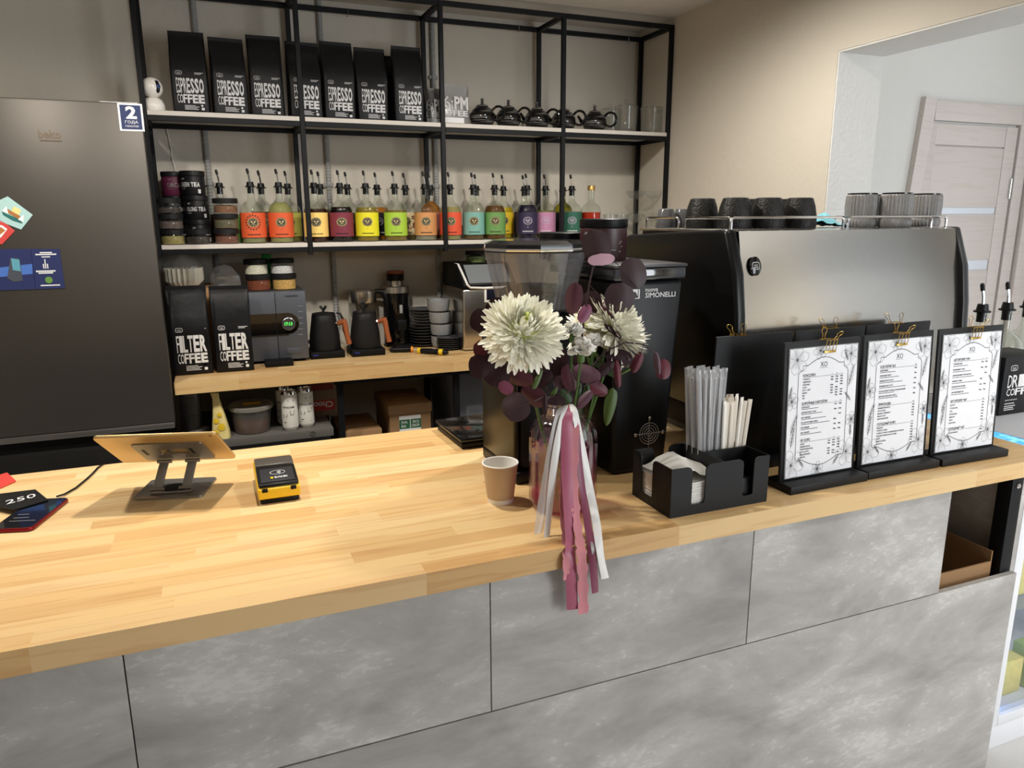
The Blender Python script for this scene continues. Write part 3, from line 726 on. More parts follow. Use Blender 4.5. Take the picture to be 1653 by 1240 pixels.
def bottle(px, py, Y, lab, lrgb, liq, lvl, clarity=0.2, pale=False, pourer=True, rz=0, group='syrup bottles, front row', starb=False, camo=False):
    p = at(px, py, Y)
    t = thing('syrup_bottle', (p.x, Y, Z2), lab, 'bottle', group, rad(rz))
    link('glass', b_glass, t); link('syrup', liquid(liq, lvl, clarity), t)
    if lrgb:
        lm = mat('label_%d_%d_%d' % lrgb, lrgb, 0.6)
        link('paper_label', label_mesh(lm), t)
        if camo:
            g = G(); rr = random.Random(4)
            for i in range(26):
                x, z, s = rr.uniform(-0.07, 0.07), rr.uniform(0.032, 0.116), rr.uniform(0.006, 0.013)
                g.add([(x + s * rr.uniform(.6, 1.3) * cos(a), 0, min(0.125, max(0.025, z + s * 0.7 * sin(a)))) for a in [2*pi*k/8 for k in range(8)]], [tuple(range(8))])
            bend(g, R + 0.0016).build('camouflage_print', mat('camo_brown', (104, 48, 34), 0.6), t, smooth=0)
        if starb: link('starburst', star_m, t)
        if not pale: link('emblem', emb_dark, t)
        link('emblem_ring', emb_wht if pale else emb_gold, t)
        link('label_print', row_lite if pale else row_dark, t)
    if pourer:
        link('stopper', stop, t); link('pour_spout', spout, t); link('spout_cap', tip, t)
    else:
        G().lathe([(0, 0.231), (0.019, 0.231), (0.019, 0.252), (0.0175, 0.254), (0, 0.254)], 18).build('cap', mat('gold_cap', (190, 150, 86), 0.35, 0.7), t)
    return t
YA, YBk = SY + 0.075, SY + 0.20
bt = 'syrup bottle with a pourer, '
view = lambda px, Y: -math.degrees(math.atan2(at(px, 380, Y).x, Y)) * 0.85
for px, lab, c, lq, lv, cl, kw in (
    (411, 'orange label with a starburst', (214, 88, 44), (150, 150, 110), 0.03, 0.3, dict(starb=True)),
    (456, 'plain orange label, beside the second shelf post', (216, 90, 46), (196, 190, 128), 0.168, 0.55, {}),
    (512, 'straw yellow label, behind the second shelf post', (244, 206, 116), (54, 26, 14), 0.142, 0.05, {}),
    (553, 'maroon label, dark contents', (122, 42, 60), (16, 8, 10), 0.150, 0.0, {}),
    (594, 'bright yellow label', (228, 218, 36), (150, 128, 50), 0.148, 0.3, {}),
    (640, 'lime green label', (164, 200, 62), (140, 118, 56), 0.136, 0.3, {}),
    (688, 'tan orange label', (202, 142, 88), (196, 190, 170), 0.06, 0.6, {}),
    (728, 'red-orange label, behind the third shelf post', (222, 84, 52), (190, 178, 120), 0.15, 0.5, {}),
    (765, 'teal label', (120, 172, 162), (128, 104, 70), 0.12, 0.5, {}),
    (799, 'leaf green label', (106, 150, 82), (98, 66, 26), 0.156, 0.15, {}),
    (851, 'dark purple label and dark violet contents', (44, 36, 68), (18, 12, 40), 0.160, 0.0, dict(pale=True)),
    (880, 'pink label', (190, 132, 166), (150, 148, 90), 0.135, 0.5, dict(pale=True)),
    (922, 'dark green label, right of the fourth shelf post', (38, 94, 76), (176, 184, 172), 0.13, 0.7, dict(pale=True))):
    yy = YA + (0.03 if px == 880 else 0)
    bottle(px, 390, yy, bt + lab, c, lq, lv, cl, rz=view(px, yy), **kw)
bottle(953, 390, YA, 'bottle with red contents and a gold cap, no pourer', None, (176, 44, 22), 0.125, 0.1, pourer=False)
for px, lab, c, lq, lv, cl, kw in (
    (362, 'standing behind the stacked glass jars', None, (120, 60, 30), 0.12, 0.2, {}),
    (428, 'brown label, behind the starburst bottle', (120, 62, 40), (110, 60, 24), 0.13, 0.2, {}),
    (470, 'olive yellow label, behind the plain orange one', (196, 190, 90), (180, 170, 90), 0.13, 0.4, {}),
    (522, 'dark contents, behind the straw yellow label', (70, 46, 30), (60, 30, 16), 0.14, 0.1, {}),
    (565, 'dark olive label, behind the maroon one', (66, 62, 46), (150, 150, 100), 0.12, 0.4, {}),
    (612, 'black label and amber contents', (26, 26, 30), (176, 106, 22), 0.15, 0.15, dict(pale=True)),
    (657, 'brown and cream camouflage label', (214, 190, 150), (170, 150, 90), 0.06, 0.4, dict(camo=True)),
    (697, 'dusty pink label and amber contents', (186, 116, 120), (172, 104, 24), 0.178, 0.15, {}),
    (770, 'amber contents, behind the teal label', (150, 90, 50), (150, 96, 40), 0.12, 0.3, {}),
    (813, 'golden yellow label, behind the green one', (232, 196, 40), (206, 176, 30), 0.15, 0.3, {}),
    (846, 'hidden behind the dark purple one', (60, 50, 60), (90, 70, 50), 0.13, 0.2, {}),
    (908, 'black label and olive yellow contents', (20, 20, 20), (150, 136, 20), 0.195, 0.2, dict(pale=True))):
    bottle(px, 390, YBk, bt + lab, c, lq, lv, cl, rz=view(px, YBk), group='syrup bottles, back row', **kw)

# ------------------------------------------------------------------ tea tins and glass jars
TIN = mat('tin_black', (26, 26, 28), 0.45)
tinb = lambda m: G().lathe([(0, 0), (0.046, 0), (0.0475, 0.002), (0.0475, 0.076), (0.046, 0.078), (0, 0.078)], 30).mesh('tin', m)
tinl = G().lathe([(0.0478, 0.0785), (0.0495, 0.0785), (0.0495, 0.096), (0.048, 0.098), (0, 0.098)], 30).mesh('lid', TIN)
tk, tp = tinb(TIN), tinb(mat('tin_purple', (104, 36, 68), 0.5))
def tin(x, y, z, words, lab, me=tk, rz=0, tone=INKW):
    t = thing('tea_tin', (x, y, z), lab, 'tin', 'tea tins on the middle shelf', rad(rz))
    link('tin', me, t); link('lid', tinl, t)
    g = G()
    n = len(words)
    gg = wide(words, -0.042, 0.046, 0.034, 0.052, 1.0, 2.0, 0.0, 0.05); g.add(gg.v, gg.f)
    g.add(*fit('ЧАЙ', -0.04, -0.022, 0.025, 0.029)); g.add(*fit('TASTY', -0.038, -0.022, 0.062, 0.068, 0.01))
    g.add([(0.03, 0, 0.008), (0.042, 0, 0.008), (0.042, 0, 0.024), (0.03, 0, 0.024)], [(0, 1, 2, 3)])
    bend(g, 0.0482).build('lettering', tone, t, smooth=0)
tx = at(322, 390, SY + 0.15).x
for k in range(3):
    tin(tx + (0.006, 0.002, -0.004)[k], SY + 0.15, Z2 + 0.0985 * k, ('BLACK TEA', 'OOLONG TEA', 'GREEN TEA')[k], 'black tea tin with white lettering in the front stack, ' + ('lowest', 'middle', 'topmost')[k], rz=(10, -2, -14)[k])
tx2 = at(288, 390, SY + 0.19).x
for k in range(3):
    tin(tx2 + 0.002 * k, SY + 0.235, Z2 + 0.0985 * k, ('HERBAL TEA', 'OOLONG', 'CARCADE')[k], ('black tea tin at the foot of the stack under the purple tin', 'black tea tin right under the purple tin', 'purple tea tin with a black lid on top of the back stack')[k], tp if k == 2 else tk, rz=(5, 22, 18)[k], tone=INKG if k == 2 else INKW)
JLID = mat('jar_lid', (24, 24, 25), 0.5)
def jar(x, y, z, r, h, fill, frgb, lab, group='glass jars with black lids', lid=0.02, mt=None):
    t = thing('glass_jar', (x, y, z), lab, 'jar', group)
    G().lathe([(0, 0.0005), (r - 0.003, 0.0005), (r - 0.0005, 0.004), (r - 0.0005, h - lid - 0.004), (r - 0.004, h - lid + 0.002)], 26).build('glass', GLASS, t)
    if fill:
        fm = mt or mat('fill_%d_%d_%d' % frgb, frgb, 0.85, vary=0.6, vscale=160, bump=1.0, bscale=160)
        G().lathe([(0, 0.003), (r - 0.004, 0.003), (r - 0.004, fill), (r * 0.5, fill + 0.004), (0, fill + 0.002)], 22).build('contents', fm, t)
    G().lathe([(r - 0.006, h - lid), (r + 0.001, h - lid), (r + 0.001, h - 0.002), (r - 0.001, h), (0, h)], 26).build('lid', JLID, t)
    return t
jx = [at(px, 390, SY + 0.055).x for px in (278, 321, 367)]
for k, (fl, c, lab) in enumerate(((0.034, (150, 138, 84), 'dried herbs, at the foot of the left stack'), (0.03, (96, 84, 78), 'grey-brown leaves, in the middle of the left stack'), (0.022, (66, 58, 54), 'dark leaves, on top of the left stack'))):
    jar(jx[0] + 0.004 - 0.003 * k, SY + 0.055, Z2 + 0.0615 * k, 0.049, 0.061, fl, c, 'low glass jar of ' + lab)
jar(jx[1], SY + 0.046, Z2, 0.047, 0.061, 0.03, (58, 52, 46), 'low glass jar of dark tea standing alone before the black tins')
for k, (fl, c, lab) in enumerate(((0.03, (110, 70, 56), 'reddish tea, at the foot of the right stack'), (0.036, (92, 86, 64), 'green tea, in the middle of the right stack'), (0.03, (120, 84, 60), 'brown powder, on top of the right stack'))):
    jar(jx[2] + 0.002 * k, SY + 0.055, Z2 + 0.0615 * k, 0.049, 0.061, fl, c, 'low glass jar of ' + lab)
p = at(389, 390, SY + 0.16)
tag(boxpart('tea_box', None, (p.x - 0.016, SY + 0.13, Z2), (p.x + 0.012, SY + 0.2, Z2 + 0.118), mat('green_carton', (84, 140, 52), 0.6), 0.001), 'narrow green carton standing between the jars and the starburst bottle', 'box')
# ------------------------------------------------------------------ coupe glasses and tumblers on the middle shelf
coupe_b = G().lathe([(0.004, 0.07), (0.012, 0.074), (0.032, 0.084), (0.045, 0.10), (0.0475, 0.116), (0.0465, 0.116), (0.043, 0.101), (0.030, 0.087), (0.0, 0.078)], 24).mesh('bowl', GLASS)
coupe_s = G().lathe([(0, 0), (0.034, 0), (0.034, 0.002), (0.008, 0.006), (0.004, 0.014), (0.004, 0.07)], 20).mesh('stem_and_foot', GLASS)
k = 0
for px, Y in ((1025, SY + 0.20), (1057, SY + 0.20), (1023, SY + 0.09), (1052, SY + 0.09)):
    for lv in range(2):
        p = at(px, 370, Y)
        t = thing('coupe_glass', (p.x, Y, Z2 + 0.1175 * lv), 'clear coupe glass at the right end of the middle shelf, %s, %s' % (('upper', 'lower')[1 - lv], ('back left', 'back right', 'front left', 'front right')[k // 2]), 'glass', 'stacked coupe glasses')
        link('bowl', coupe_b, t); link('stem_and_foot', coupe_s, t); k += 1
tum = G().lathe([(0, 0.004), (0.03, 0.004), (0.036, 0.115), (0.0345, 0.115), (0.029, 0.01), (0, 0.01)], 22).mesh('tumbler', GLASS)
for i, px in enumerate((966, 985, 1003)):
    p = at(px, 370, SY + 0.22)
    o = link('tumbler', tum, loc=(p.x, SY + 0.22, Z2)); tag(o, 'clear glass tumbler behind the gold-capped bottle, ' + ('nearest it', 'second', 'third')[i], 'glass', 'tumblers on the middle shelf')
# ------------------------------------------------------------------ back counter
BYF, BZ, BX0, BX1 = 3.03, 0.942, at(280.6, 618, 3.03).x, 2.19
bw2 = thing('back_worktop', (0, 0, 0), 'pine worktop along the back wall beside the fridge', 'worktop')
staves(bw2, BX0, BX1, BYF, YW - 0.005, BZ - 0.044, BZ, 0.05, random.Random(9))
bf = thing('back_counter_frame', (0, 0, 0), 'black steel frame under the pine back worktop', 'frame')
fz2 = BZ - 0.0445
for a, b in ((0.45, 0.0), (0.965, 0.0)):
    boxpart('leg', bf, (a, BYF + 0.05, 0), (a + 0.025, BYF + 0.075, fz2 - 0.025), FRAME, 0.001, seg=1)
    boxpart('leg', bf, (a, YW - 0.06, 0), (a + 0.025, YW - 0.035, fz2 - 0.025), FRAME, 0.001, seg=1)
boxpart('rail', bf, (0.44, BYF + 0.05, fz2 - 0.0245), (2.1, BYF + 0.075, fz2), FRAME, 0.001, seg=1)
boxpart('rail', bf, (0.44, YW - 0.06, fz2 - 0.0245), (2.1, YW - 0.035, fz2), FRAME, 0.001, seg=1)
boxpart('lower_shelf', bf, (0.42, BYF + 0.1, 0.50), (0.96, YW - 0.07, 0.518), mat('dark_board', (46, 42, 40), 0.7))
o = boxpart('grey_cabinet', None, (0.995, BYF + 0.14, 0.0), (2.1, YW - 0.08, fz2 - 0.03), mat('slate_panel', (96, 98, 106), 0.6), 0.002)
tag(o, 'slate grey cabinet front under the right half of the back worktop', 'cabinet')
# grey appliance used as a low shelf, with things standing on it
AX0, AX1, AZ = BX0 + 0.02, at(539, 690, BYF + 0.02).x, at(440, 702, BYF + 0.02).z
ap = thing('grey_cabinet', ((AX0 + AX1)/2, BYF + 0.03, 0), 'dark grey cabinet with a round button, under the left end of the back worktop', 'cabinet')
aw = (AX1 - AX0)/2
boxpart('top', ap, (-aw, 0, AZ - 0.035), (aw, 0.5, AZ), mat('grey_housing', (92, 90, 86), 0.55), 0.003)
boxpart('body', ap, (-aw + 0.01, 0.02, 0.0), (aw - 0.01, 0.5, AZ - 0.0355), mat('grey_housing_dark', (52, 51, 50), 0.6), 0.003)
q = at(505, 698, BYF + 0.03)
g = G().tube([(0.010*cos(a), 0, 0.010*sin(a)) for a in [2*pi*k/20 for k in range(20)]], 0.0009, 5, closed=True).box((-0.0008, -0.0006, -0.005), (0.0008, 0.0006, 0.006))
g.build('button', MATTE, ap, loc=(q.x - ap.location.x, -0.0006, AZ - 0.0185))
CANW = mat('can_white', (222, 220, 212), 0.35)
can_b = G().lathe([(0, 0), (0.024, 0), (0.0255, 0.003), (0.0325, 0.014), (0.033, 0.018), (0.033, 0.150), (0.0325, 0.152)], 26).mesh('body', CANW)
can_t = G().lathe([(0.0325, 0.1522), (0.028, 0.164), (0.0285, 0.168), (0.0265, 0.168), (0.0255, 0.163), (0, 0.163)], 26).mesh('rim', CHROME)
def canp():
    g = G(); g.add(*fit('DRINKSOME', -0.026, 0.026, 0.098, 0.106, 0.012))
    for i, (a, b, z) in enumerate(((0.006, 0.026, 0.082), (0.006, 0.024, 0.075), (0.006, 0.02, 0.068), (-0.024, -0.004, 0.068), (-0.024, -0.006, 0.063), (-0.024, -0.008, 0.058), (-0.022, -0.012, 0.036), (-0.02, 0.02, 0.028), (0.0, 0.024, 0.13), (0.0, 0.024, 0.126))):
        g.add([(a, 0, z), (b, 0, z), (b, 0, z + 0.0035), (a, 0, z + 0.0035)], [(0, 1, 2, 3)])
    return bend(g, 0.0336).mesh('lettering', INKB, smooth=0)
can_p = canp()
for px, Y, lab, rz in ((469, BYF + 0.075, 'white drink can under the back worktop, front left of three', -6), (495, BYF + 0.10, 'white drink can under the back worktop, front right of three', 4), (461, BYF + 0.17, 'white drink can under the back worktop, half hidden behind the others', -20)):
    p = at(px, 680, Y)
    t = thing('drink_can', (p.x, Y, AZ), lab, 'can', 'white drink cans', rad(rz - 8))
    link('body', can_b, t); link('rim', can_t, t); link('lettering', can_p, t)
p = at(408, 695, BYF + 0.12)
t = thing('plastic_tub', (p.x, BYF + 0.12, AZ), 'clear plastic tub of brown sauce with a snap lid, under the worktop', 'tub')
G().lathe([(0, 0.001), (0.066, 0.001), (0.07, 0.004), (0.082, 0.10), (0.083, 0.104)], 32).build('tub', clear('frosted_plastic', (226, 222, 216), 0.05, 0.12, 0.2, (200, 196, 190)), t)
G().lathe([(0, 0.003), (0.066, 0.003), (0.0745, 0.055), (0, 0.055)], 28).build('sauce', mat('brown_sauce', (96, 52, 24), 0.3), t)
G().lathe([(0.086, 0.097), (0.089, 0.099), (0.089, 0.112), (0.085, 0.115), (0.078, 0.112), (0, 0.112)], 32).build('lid', clear('frosted_lid', (226, 224, 218), 0.06, 0.35, 0.2, (190, 186, 176)), t)
boxpart('lid_sticker', t, (-0.03, -0.02, 0.1155), (0.04, 0.02, 0.1165), mat('yellow_paper', (206, 168, 60), 0.6))
p = at(356, 695, BYF + 0.045)
t = thing('lemon_pouch', (p.x + 0.002, BYF + 0.06, AZ), 'yellow and white pouch pack with lemons, between the tub and the fridge', 'pouch', rz=rad(-12))
rows = []
for z, w3, d3, sx in ((0, 0.034, 0.026, 0), (0.03, 0.033, 0.024, 0), (0.10, 0.022, 0.018, -0.003), (0.16, 0.013, 0.008, -0.008), (0.185, 0.016, 0.003, -0.012)):
    rows.append([(sx + w3 * math.copysign(abs(cos(a))**0.5, cos(a)), d3 * math.copysign(abs(sin(a))**0.6, sin(a)), z) for a in [2*pi*k/18 for k in range(18)]])
g = G().grid(rows, close=True); g.f.append(tuple(range(18))[::-1]); g.f.append(tuple(range(72, 90)))
g.build('pouch', mat('cream_pack', (226, 208, 140), 0.4, vary=0.15, vscale=30), t)
for x, z, r3 in ((0.008, 0.05, 0.015), (-0.010, 0.075, 0.011), (0.004, 0.10, 0.009), (-0.012, 0.03, 0.010)):
    G().lathe([(0, -0.001), (r3, 0), (0, 0.001)], 16).build('lemon_print', mat('lemon_yellow', (226, 190, 40), 0.5), t, loc=(x, -0.0275 + z * 0.055, z), rot=(rad(86), 0, 0))
g = G(); g.add(*fit('3', 0.0, 0.012, 0.115, 0.137, 0.01)); g.build('lettering', INKB, t, loc=(0, -0.022, 0), rot=(rad(-8), 0, 0), smooth=0)
# a wrapped stack of cups lying behind, and a clear tray
p = at(315, 670, BYF + 0.2)
t = thing('cup_stack', (p.x - 0.012, BYF + 0.2, AZ), 'stack of pale cups in a clear bag in the dark corner by the fridge', 'cups')
for k in range(6):
    G().lathe([(0.026, 0.0), (0.036, 0.075), (0.038, 0.077), (0.036, 0.078), (0.025, 0.003)], 20).build('cup', mat('grey_cup', (150, 146, 142), 0.6), t, loc=(0, 0, 0.018 * k))
G().lathe([(0.042, 0.0), (0.044, 0.12), (0.036, 0.185), (0.012, 0.2)], 14).build('wrapper', clear('film', (236, 236, 236), 0.08, 0.04, 0.12), t)
a = at(300, 705, BYF + 0.045)
t = boxpart('clear_tray', None, (-0.018, -0.07, 0.0), (0.018, 0.07, 0.024), clear('tray_plastic', (220, 220, 222), 0.08, 0.45, 0.2, (176, 176, 178)), 0.002)
t.location = (a.x + 0.035, BYF + 0.12, AZ + 0.0125); t.rotation_euler = (0, 0, rad(-34)); tag(t, 'narrow clear plastic tray slanting between the cup stack and the lemon pouch', 'tray')
# carton with upside-down red lettering
a = at(508, 632, BYF + 0.24); b = at(548, 680, BYF + 0.24)
t = thing('snack_carton', ((a.x + b.x)/2 - 0.02, BYF + 0.24, AZ), 'kraft carton with a red upside-down chocolate label behind the cans', 'carton')
boxpart('carton', t, (-0.075, 0, 0), (0.068, 0.12, 0.165), mat('kraft_dark', (122, 102, 80), 0.8), 0.002)
boxpart('red_label', t, (-0.072, -0.0015, 0.026), (0.054, -0.0005, 0.072), mat('red_label', (176, 42, 36), 0.6))
boxpart('red_edge', t, (-0.072, -0.0015, 0.118), (0.05, -0.0005, 0.146), mat('red_label_dark', (120, 34, 28), 0.6))
g = G(); g.add(*fit('Choco', -0.05, 0.05, -0.014, 0.014, 0.02)); g.build('lettering', INKW, t, loc=(-0.004, -0.002, 0.052), rot=(0, rad(180), 0), smooth=0)
# cardboard boxes on the lower shelf
a = at(628, 652, BYF + 0.16); b = at(695, 655, BYF + 0.16)
t = thing('storage_box', ((a.x + b.x)/2, BYF + 0.16, 0.5185), 'brown cardboard box with a lid and a green sticker under the back worktop', 'box')
hw, hh = (b.x - a.x)/2, at(660, 652, BYF + 0.16).z - 0.5185
boxpart('carton', t, (-hw, 0, 0), (hw, 0.30, hh - 0.045), CARD, 0.002); boxpart('lid', t, (-hw - 0.005, -0.005, hh - 0.0445), (hw + 0.005, 0.305, hh), CARD, 0.002)
boxpart('sticker', t, (-hw*0.55, -0.0012, hh - 0.15), (hw*0.5, -0.0002, hh - 0.055), PAPER)
boxpart('green_field', t, (-hw*0.55, -0.002, hh - 0.115), (-hw*0.04, -0.0014, hh - 0.072), mat('green_print', (42, 104, 66), 0.6)); boxpart('green_field', t, (hw*0.0, -0.002, hh - 0.115), (hw*0.5, -0.0014, hh - 0.072), mat('green_print', (42, 104, 66), 0.6))
g = G(); g.add(*fit('IVA', -hw*0.45, -hw*0.15, hh - 0.091, hh - 0.078, 0.02)); g.add(*fit('BA', -hw*0.45, -hw*0.22, hh - 0.109, hh - 0.096, 0.02)); g.add(*fit('EKO', hw*0.1, hw*0.42, hh - 0.091, hh - 0.078, 0.02)); g.add(*fit('DROP', hw*0.06, hw*0.42, hh - 0.109, hh - 0.096, 0.02))
g.build('lettering', INKW, t, loc=(0, -0.0024, 0), smooth=0)
boxpart('slot', t, (-0.05, 0.10, hh + 0.0002), (0.02, 0.115, hh + 0.001), mat('tape', (170, 140, 104), 0.5))
a = at(563, 672, BYF + 0.15)
t = thing('storage_box', (a.x + 0.045, BYF + 0.13, 0.5185), 'low flat cardboard box beside the black leg under the back worktop', 'box')
boxpart('carton', t, (-0.085, 0, 0), (0.095, 0.3, 0.12), CARD, 0.002); boxpart('tape', t, (-0.07, 0.08, 0.1202), (0.08, 0.11, 0.121), mat('tape', (170, 140, 104), 0.5))

# ------------------------------------------------------------------ on the back counter
fw, fd, fh = 0.148, 0.085, 0.385
fil_print = bag_print('FILTER', fw, fd, fh * 0.98, INKW)
for i, (px, py, lab) in enumerate(((313, 605, 'black filter coffee bag standing next to the fridge on the back worktop'), (381, 600, 'black filter coffee bag standing next to the microwave'))):
    Y = atz(px, py, BZ).y
    p = atz(px, py, BZ)
    t = thing('coffee_bag', (p.x, p.y + fd/2, BZ), lab, 'coffee bag', 'filter coffee bags', rad((2, -1)[i]))
    link('bag', bag_mesh(fw, fd, at(px, 461, p.y + 0.04).z - BZ, 21 + i), t); link('lettering', fil_print, t)
    if i == 0: FBY = p.y
# stack of paper coffee filters in a clear bag, and an empty clear bag, on something behind the bags
ZB = at(300, 458, FBY + 0.16).z
t = boxpart('cardboard_box', None, (BX0 + 0.015, FBY + 0.105, BZ), (BX0 + 0.175, YW - 0.04, ZB - 0.02), CARD, 0.002)
tag(t, 'brown cardboard box behind the two filter coffee bags', 'box')
p = at(297, 448, FBY + 0.17)
t = thing('filter_papers', (p.x, FBY + 0.19, ZB - 0.0195), 'stack of white fluted coffee filters in a clear bag above the filter bag', 'filters')
FP = mat('filter_paper', (232, 228, 214), 0.8)
for k in range(8):
    rows = []
    for r3, z in ((0.03, 0.0), (0.042, 0.004), (0.072, 0.034)):
        rows.append([((r3 + (0.006 if j % 2 else -0.005) * (r3 > 0.035)) * cos(2*pi*j/44), (r3 + (0.006 if j % 2 else -0.005) * (r3 > 0.035)) * sin(2*pi*j/44), z) for j in range(44)])
    g = G().grid(rows, close=True); g.f.append(tuple(range(44))[::-1]); g.build('filter', FP, t, loc=(0, 0, 0.007 * k), smooth=20)
rr = random.Random(8)
def crumple(prof, n, amp, seed):
    rr = random.Random(seed); rows = []
    for r3, z in prof:
        rows.append([(r3 * (1 + rr.uniform(-amp, amp)) * cos(2*pi*j/n), r3 * (1 + rr.uniform(-amp, amp)) * sin(2*pi*j/n), z + rr.uniform(-0.006, 0.006)) for j in range(n)])
    return G().grid(rows, close=True)
FILM = clear('crinkled_film', (251, 251, 251), 0.05, 0.02, 0.10)
crumple([(0.078, 0.004), (0.084, 0.05), (0.08, 0.09), (0.06, 0.125), (0.045, 0.15)], 16, 0.10, 3).build('clear_bag', FILM, t, smooth=15)
p = at(357, 440, FBY + 0.15); ZCB = at(447, 471, atz(455, 586, BZ).y).z
g = crumple([(0.05, 0.002), (0.062, 0.03), (0.058, 0.07), (0.035, 0.105), (0.006, 0.118)], 12, 0.16, 5)
o = g.build('clear_bag', clear('crinkled_film_b', (244, 244, 244), 0.10, 0.08, 0.12, (200, 198, 196)), smooth=15, loc=(p.x + 0.014, FBY + 0.19, ZCB)); tag(o, 'crumpled clear plastic bag above the filter bag by the microwave', 'bag')
# microwave
mx0, mx1 = at(330, 580, 3.2).x, at(495, 572, 3.2).x
MF = atz(455, 586, BZ).y + 0.0
mz1 = at(447, 471, MF).z; mx1 = at(497, 540, MF).x
MD = min(YW - 0.045 - MF, 0.36)
t = thing('microwave', (0, MF, BZ), 'dark grey microwave with a green clock on the back worktop', 'microwave')
GM = mat('gunmetal', (86, 90, 98), 0.42, 0.35)
xs = at(448, 540, MF).x
mb = 0.012
boxpart('housing', t, (mx1 - 0.36, 0.014, mb), (mx1, MD, mz1 - BZ), mat('gunmetal_dark', (66, 69, 76), 0.45, 0.3), 0.004)
boxpart('door', t, (mx1 - 0.36, 0.0, mb + 0.002), (xs - 0.001, 0.013, mz1 - BZ - 0.002), GM, 0.002)
boxpart('control_panel', t, (xs + 0.001, 0.0, mb + 0.002), (mx1, 0.013, mz1 - BZ - 0.002), GM, 0.002)
for x in (mx1 - 0.32, mx1 - 0.04): boxpart('foot', t, (x - 0.015, 0.03, 0), (x + 0.015, 0.06, mb), BLACK)
def onm(px, py): q = at(px, py, MF); return q.x, q.z - BZ
a = onm(400, 543); b = onm(448, 506)
kc = onm(465, 520)
kr = 0.040
boxpart('window', t, (mx1 - 0.35, -0.0015, a[1]), (xs - 0.0012, -0.0002, b[1]), GLOSSB)
pr = [(xs + 0.0012, a[1]), (kc[0], a[1])] + [(kc[0] + (b[1] - a[1])/2 * cos(u), (a[1] + b[1])/2 + (b[1] - a[1])/2 * sin(u)) for u in [rad(-90 + 15*k) for k in range(13)]] + [(xs + 0.0012, b[1])]
G().prism(pr, -0.0015, -0.0002).build('dial_panel', GLOSSB, t, smooth=0)
boxpart('chrome_line', t, (mx1 - 0.35, -0.002, a[1] - 0.006), (kc[0], -0.0002, a[1] - 0.001), CHROME)
G().lathe([(0.028, 0), (0.028, 0.016), (0.0245, 0.018), (0.0245, 0.012), (0, 0.012)], 30).build('dial', mat('dial_ring', (120, 122, 126), 0.3, 0.9), t, loc=(kc[0], -0.0016, (a[1] + b[1])/2), rot=(rad(90), 0, 0))
g = G(); g.add(*fit('17:13', -0.016, 0.016, -0.0065, 0.0065, 0.0)); g.build('clock_digits', mat('green_led', (60, 220, 70), 0.5, emit=(70, 255, 80), estr=2.5), t, loc=(kc[0], -0.0145, (a[1] + b[1])/2), smooth=0)
g = G(); q = onm(470, 478); g.add(*fit('CARRERA', q[0] - 0.028, q[0] + 0.028, q[1] - 0.004, q[1] + 0.004, 0.02)); g.build('brand_lettering', INKB, t, loc=(0, -0.0008, 0), smooth=0)
for py in (494, 503, 513, 522, 531, 540):
    q = onm(485, py); boxpart('button', t, (q[0] - 0.010, -0.0012, q[1] - 0.001), (q[0] + 0.010, -0.0002, q[1] + 0.001), INKG)
q = onm(475, 566); boxpart('open_button', t, (q[0] - 0.030, -0.003, q[1] - 0.013), (q[0] + 0.030, 0.0, q[1] + 0.013), GM, 0.0025)
MZ = mz1
jr = 0.052
for px, py, dz, f4, c, lab in ((411, 470, 0, 0.048, (120, 58, 30), 'brown syrup, on the microwave, lower left'), (452, 467, 0, 0.044, (206, 164, 92), 'yellow grains, on the microwave, lower right')):
    p = at(px + 8, py, MF + 0.10)
    jar(p.x, MF + 0.11, MZ, jr, 0.068, f4, c, 'glass jar of ' + lab, 'jars on the microwave')
    JP = (p.x)
for px, f4, c, lab in ((404, 0.042, (226, 212, 188), 'cream powder, on the microwave, upper left'), (446, 0.034, (214, 212, 208), 'white crystals, on the microwave, upper right')):
    p = at(px + 10, 440, MF + 0.11)
    jar(p.x, MF + 0.11, MZ + 0.0685, jr - 0.001, 0.066, f4, c, 'glass jar of ' + lab, 'jars on the microwave')
p = at(431, 425, MF + 0.2)
tag(boxpart('green_carton', None, (p.x - 0.02, MF + 0.19, MZ), (p.x + 0.02, MF + 0.23, MZ + 0.15), mat('bright_green', (30, 150, 60), 0.6), 0.001), 'green carton edge behind the jars on the microwave', 'box')
a = atz(429, 594, BZ); b = atz(474, 590, BZ)
t = boxpart('black_block', None, (a.x, a.y, BZ), (b.x, a.y + 0.075, BZ + 0.024), MATTE, 0.002); tag(t, 'small flat black scale before the microwave', 'scale')
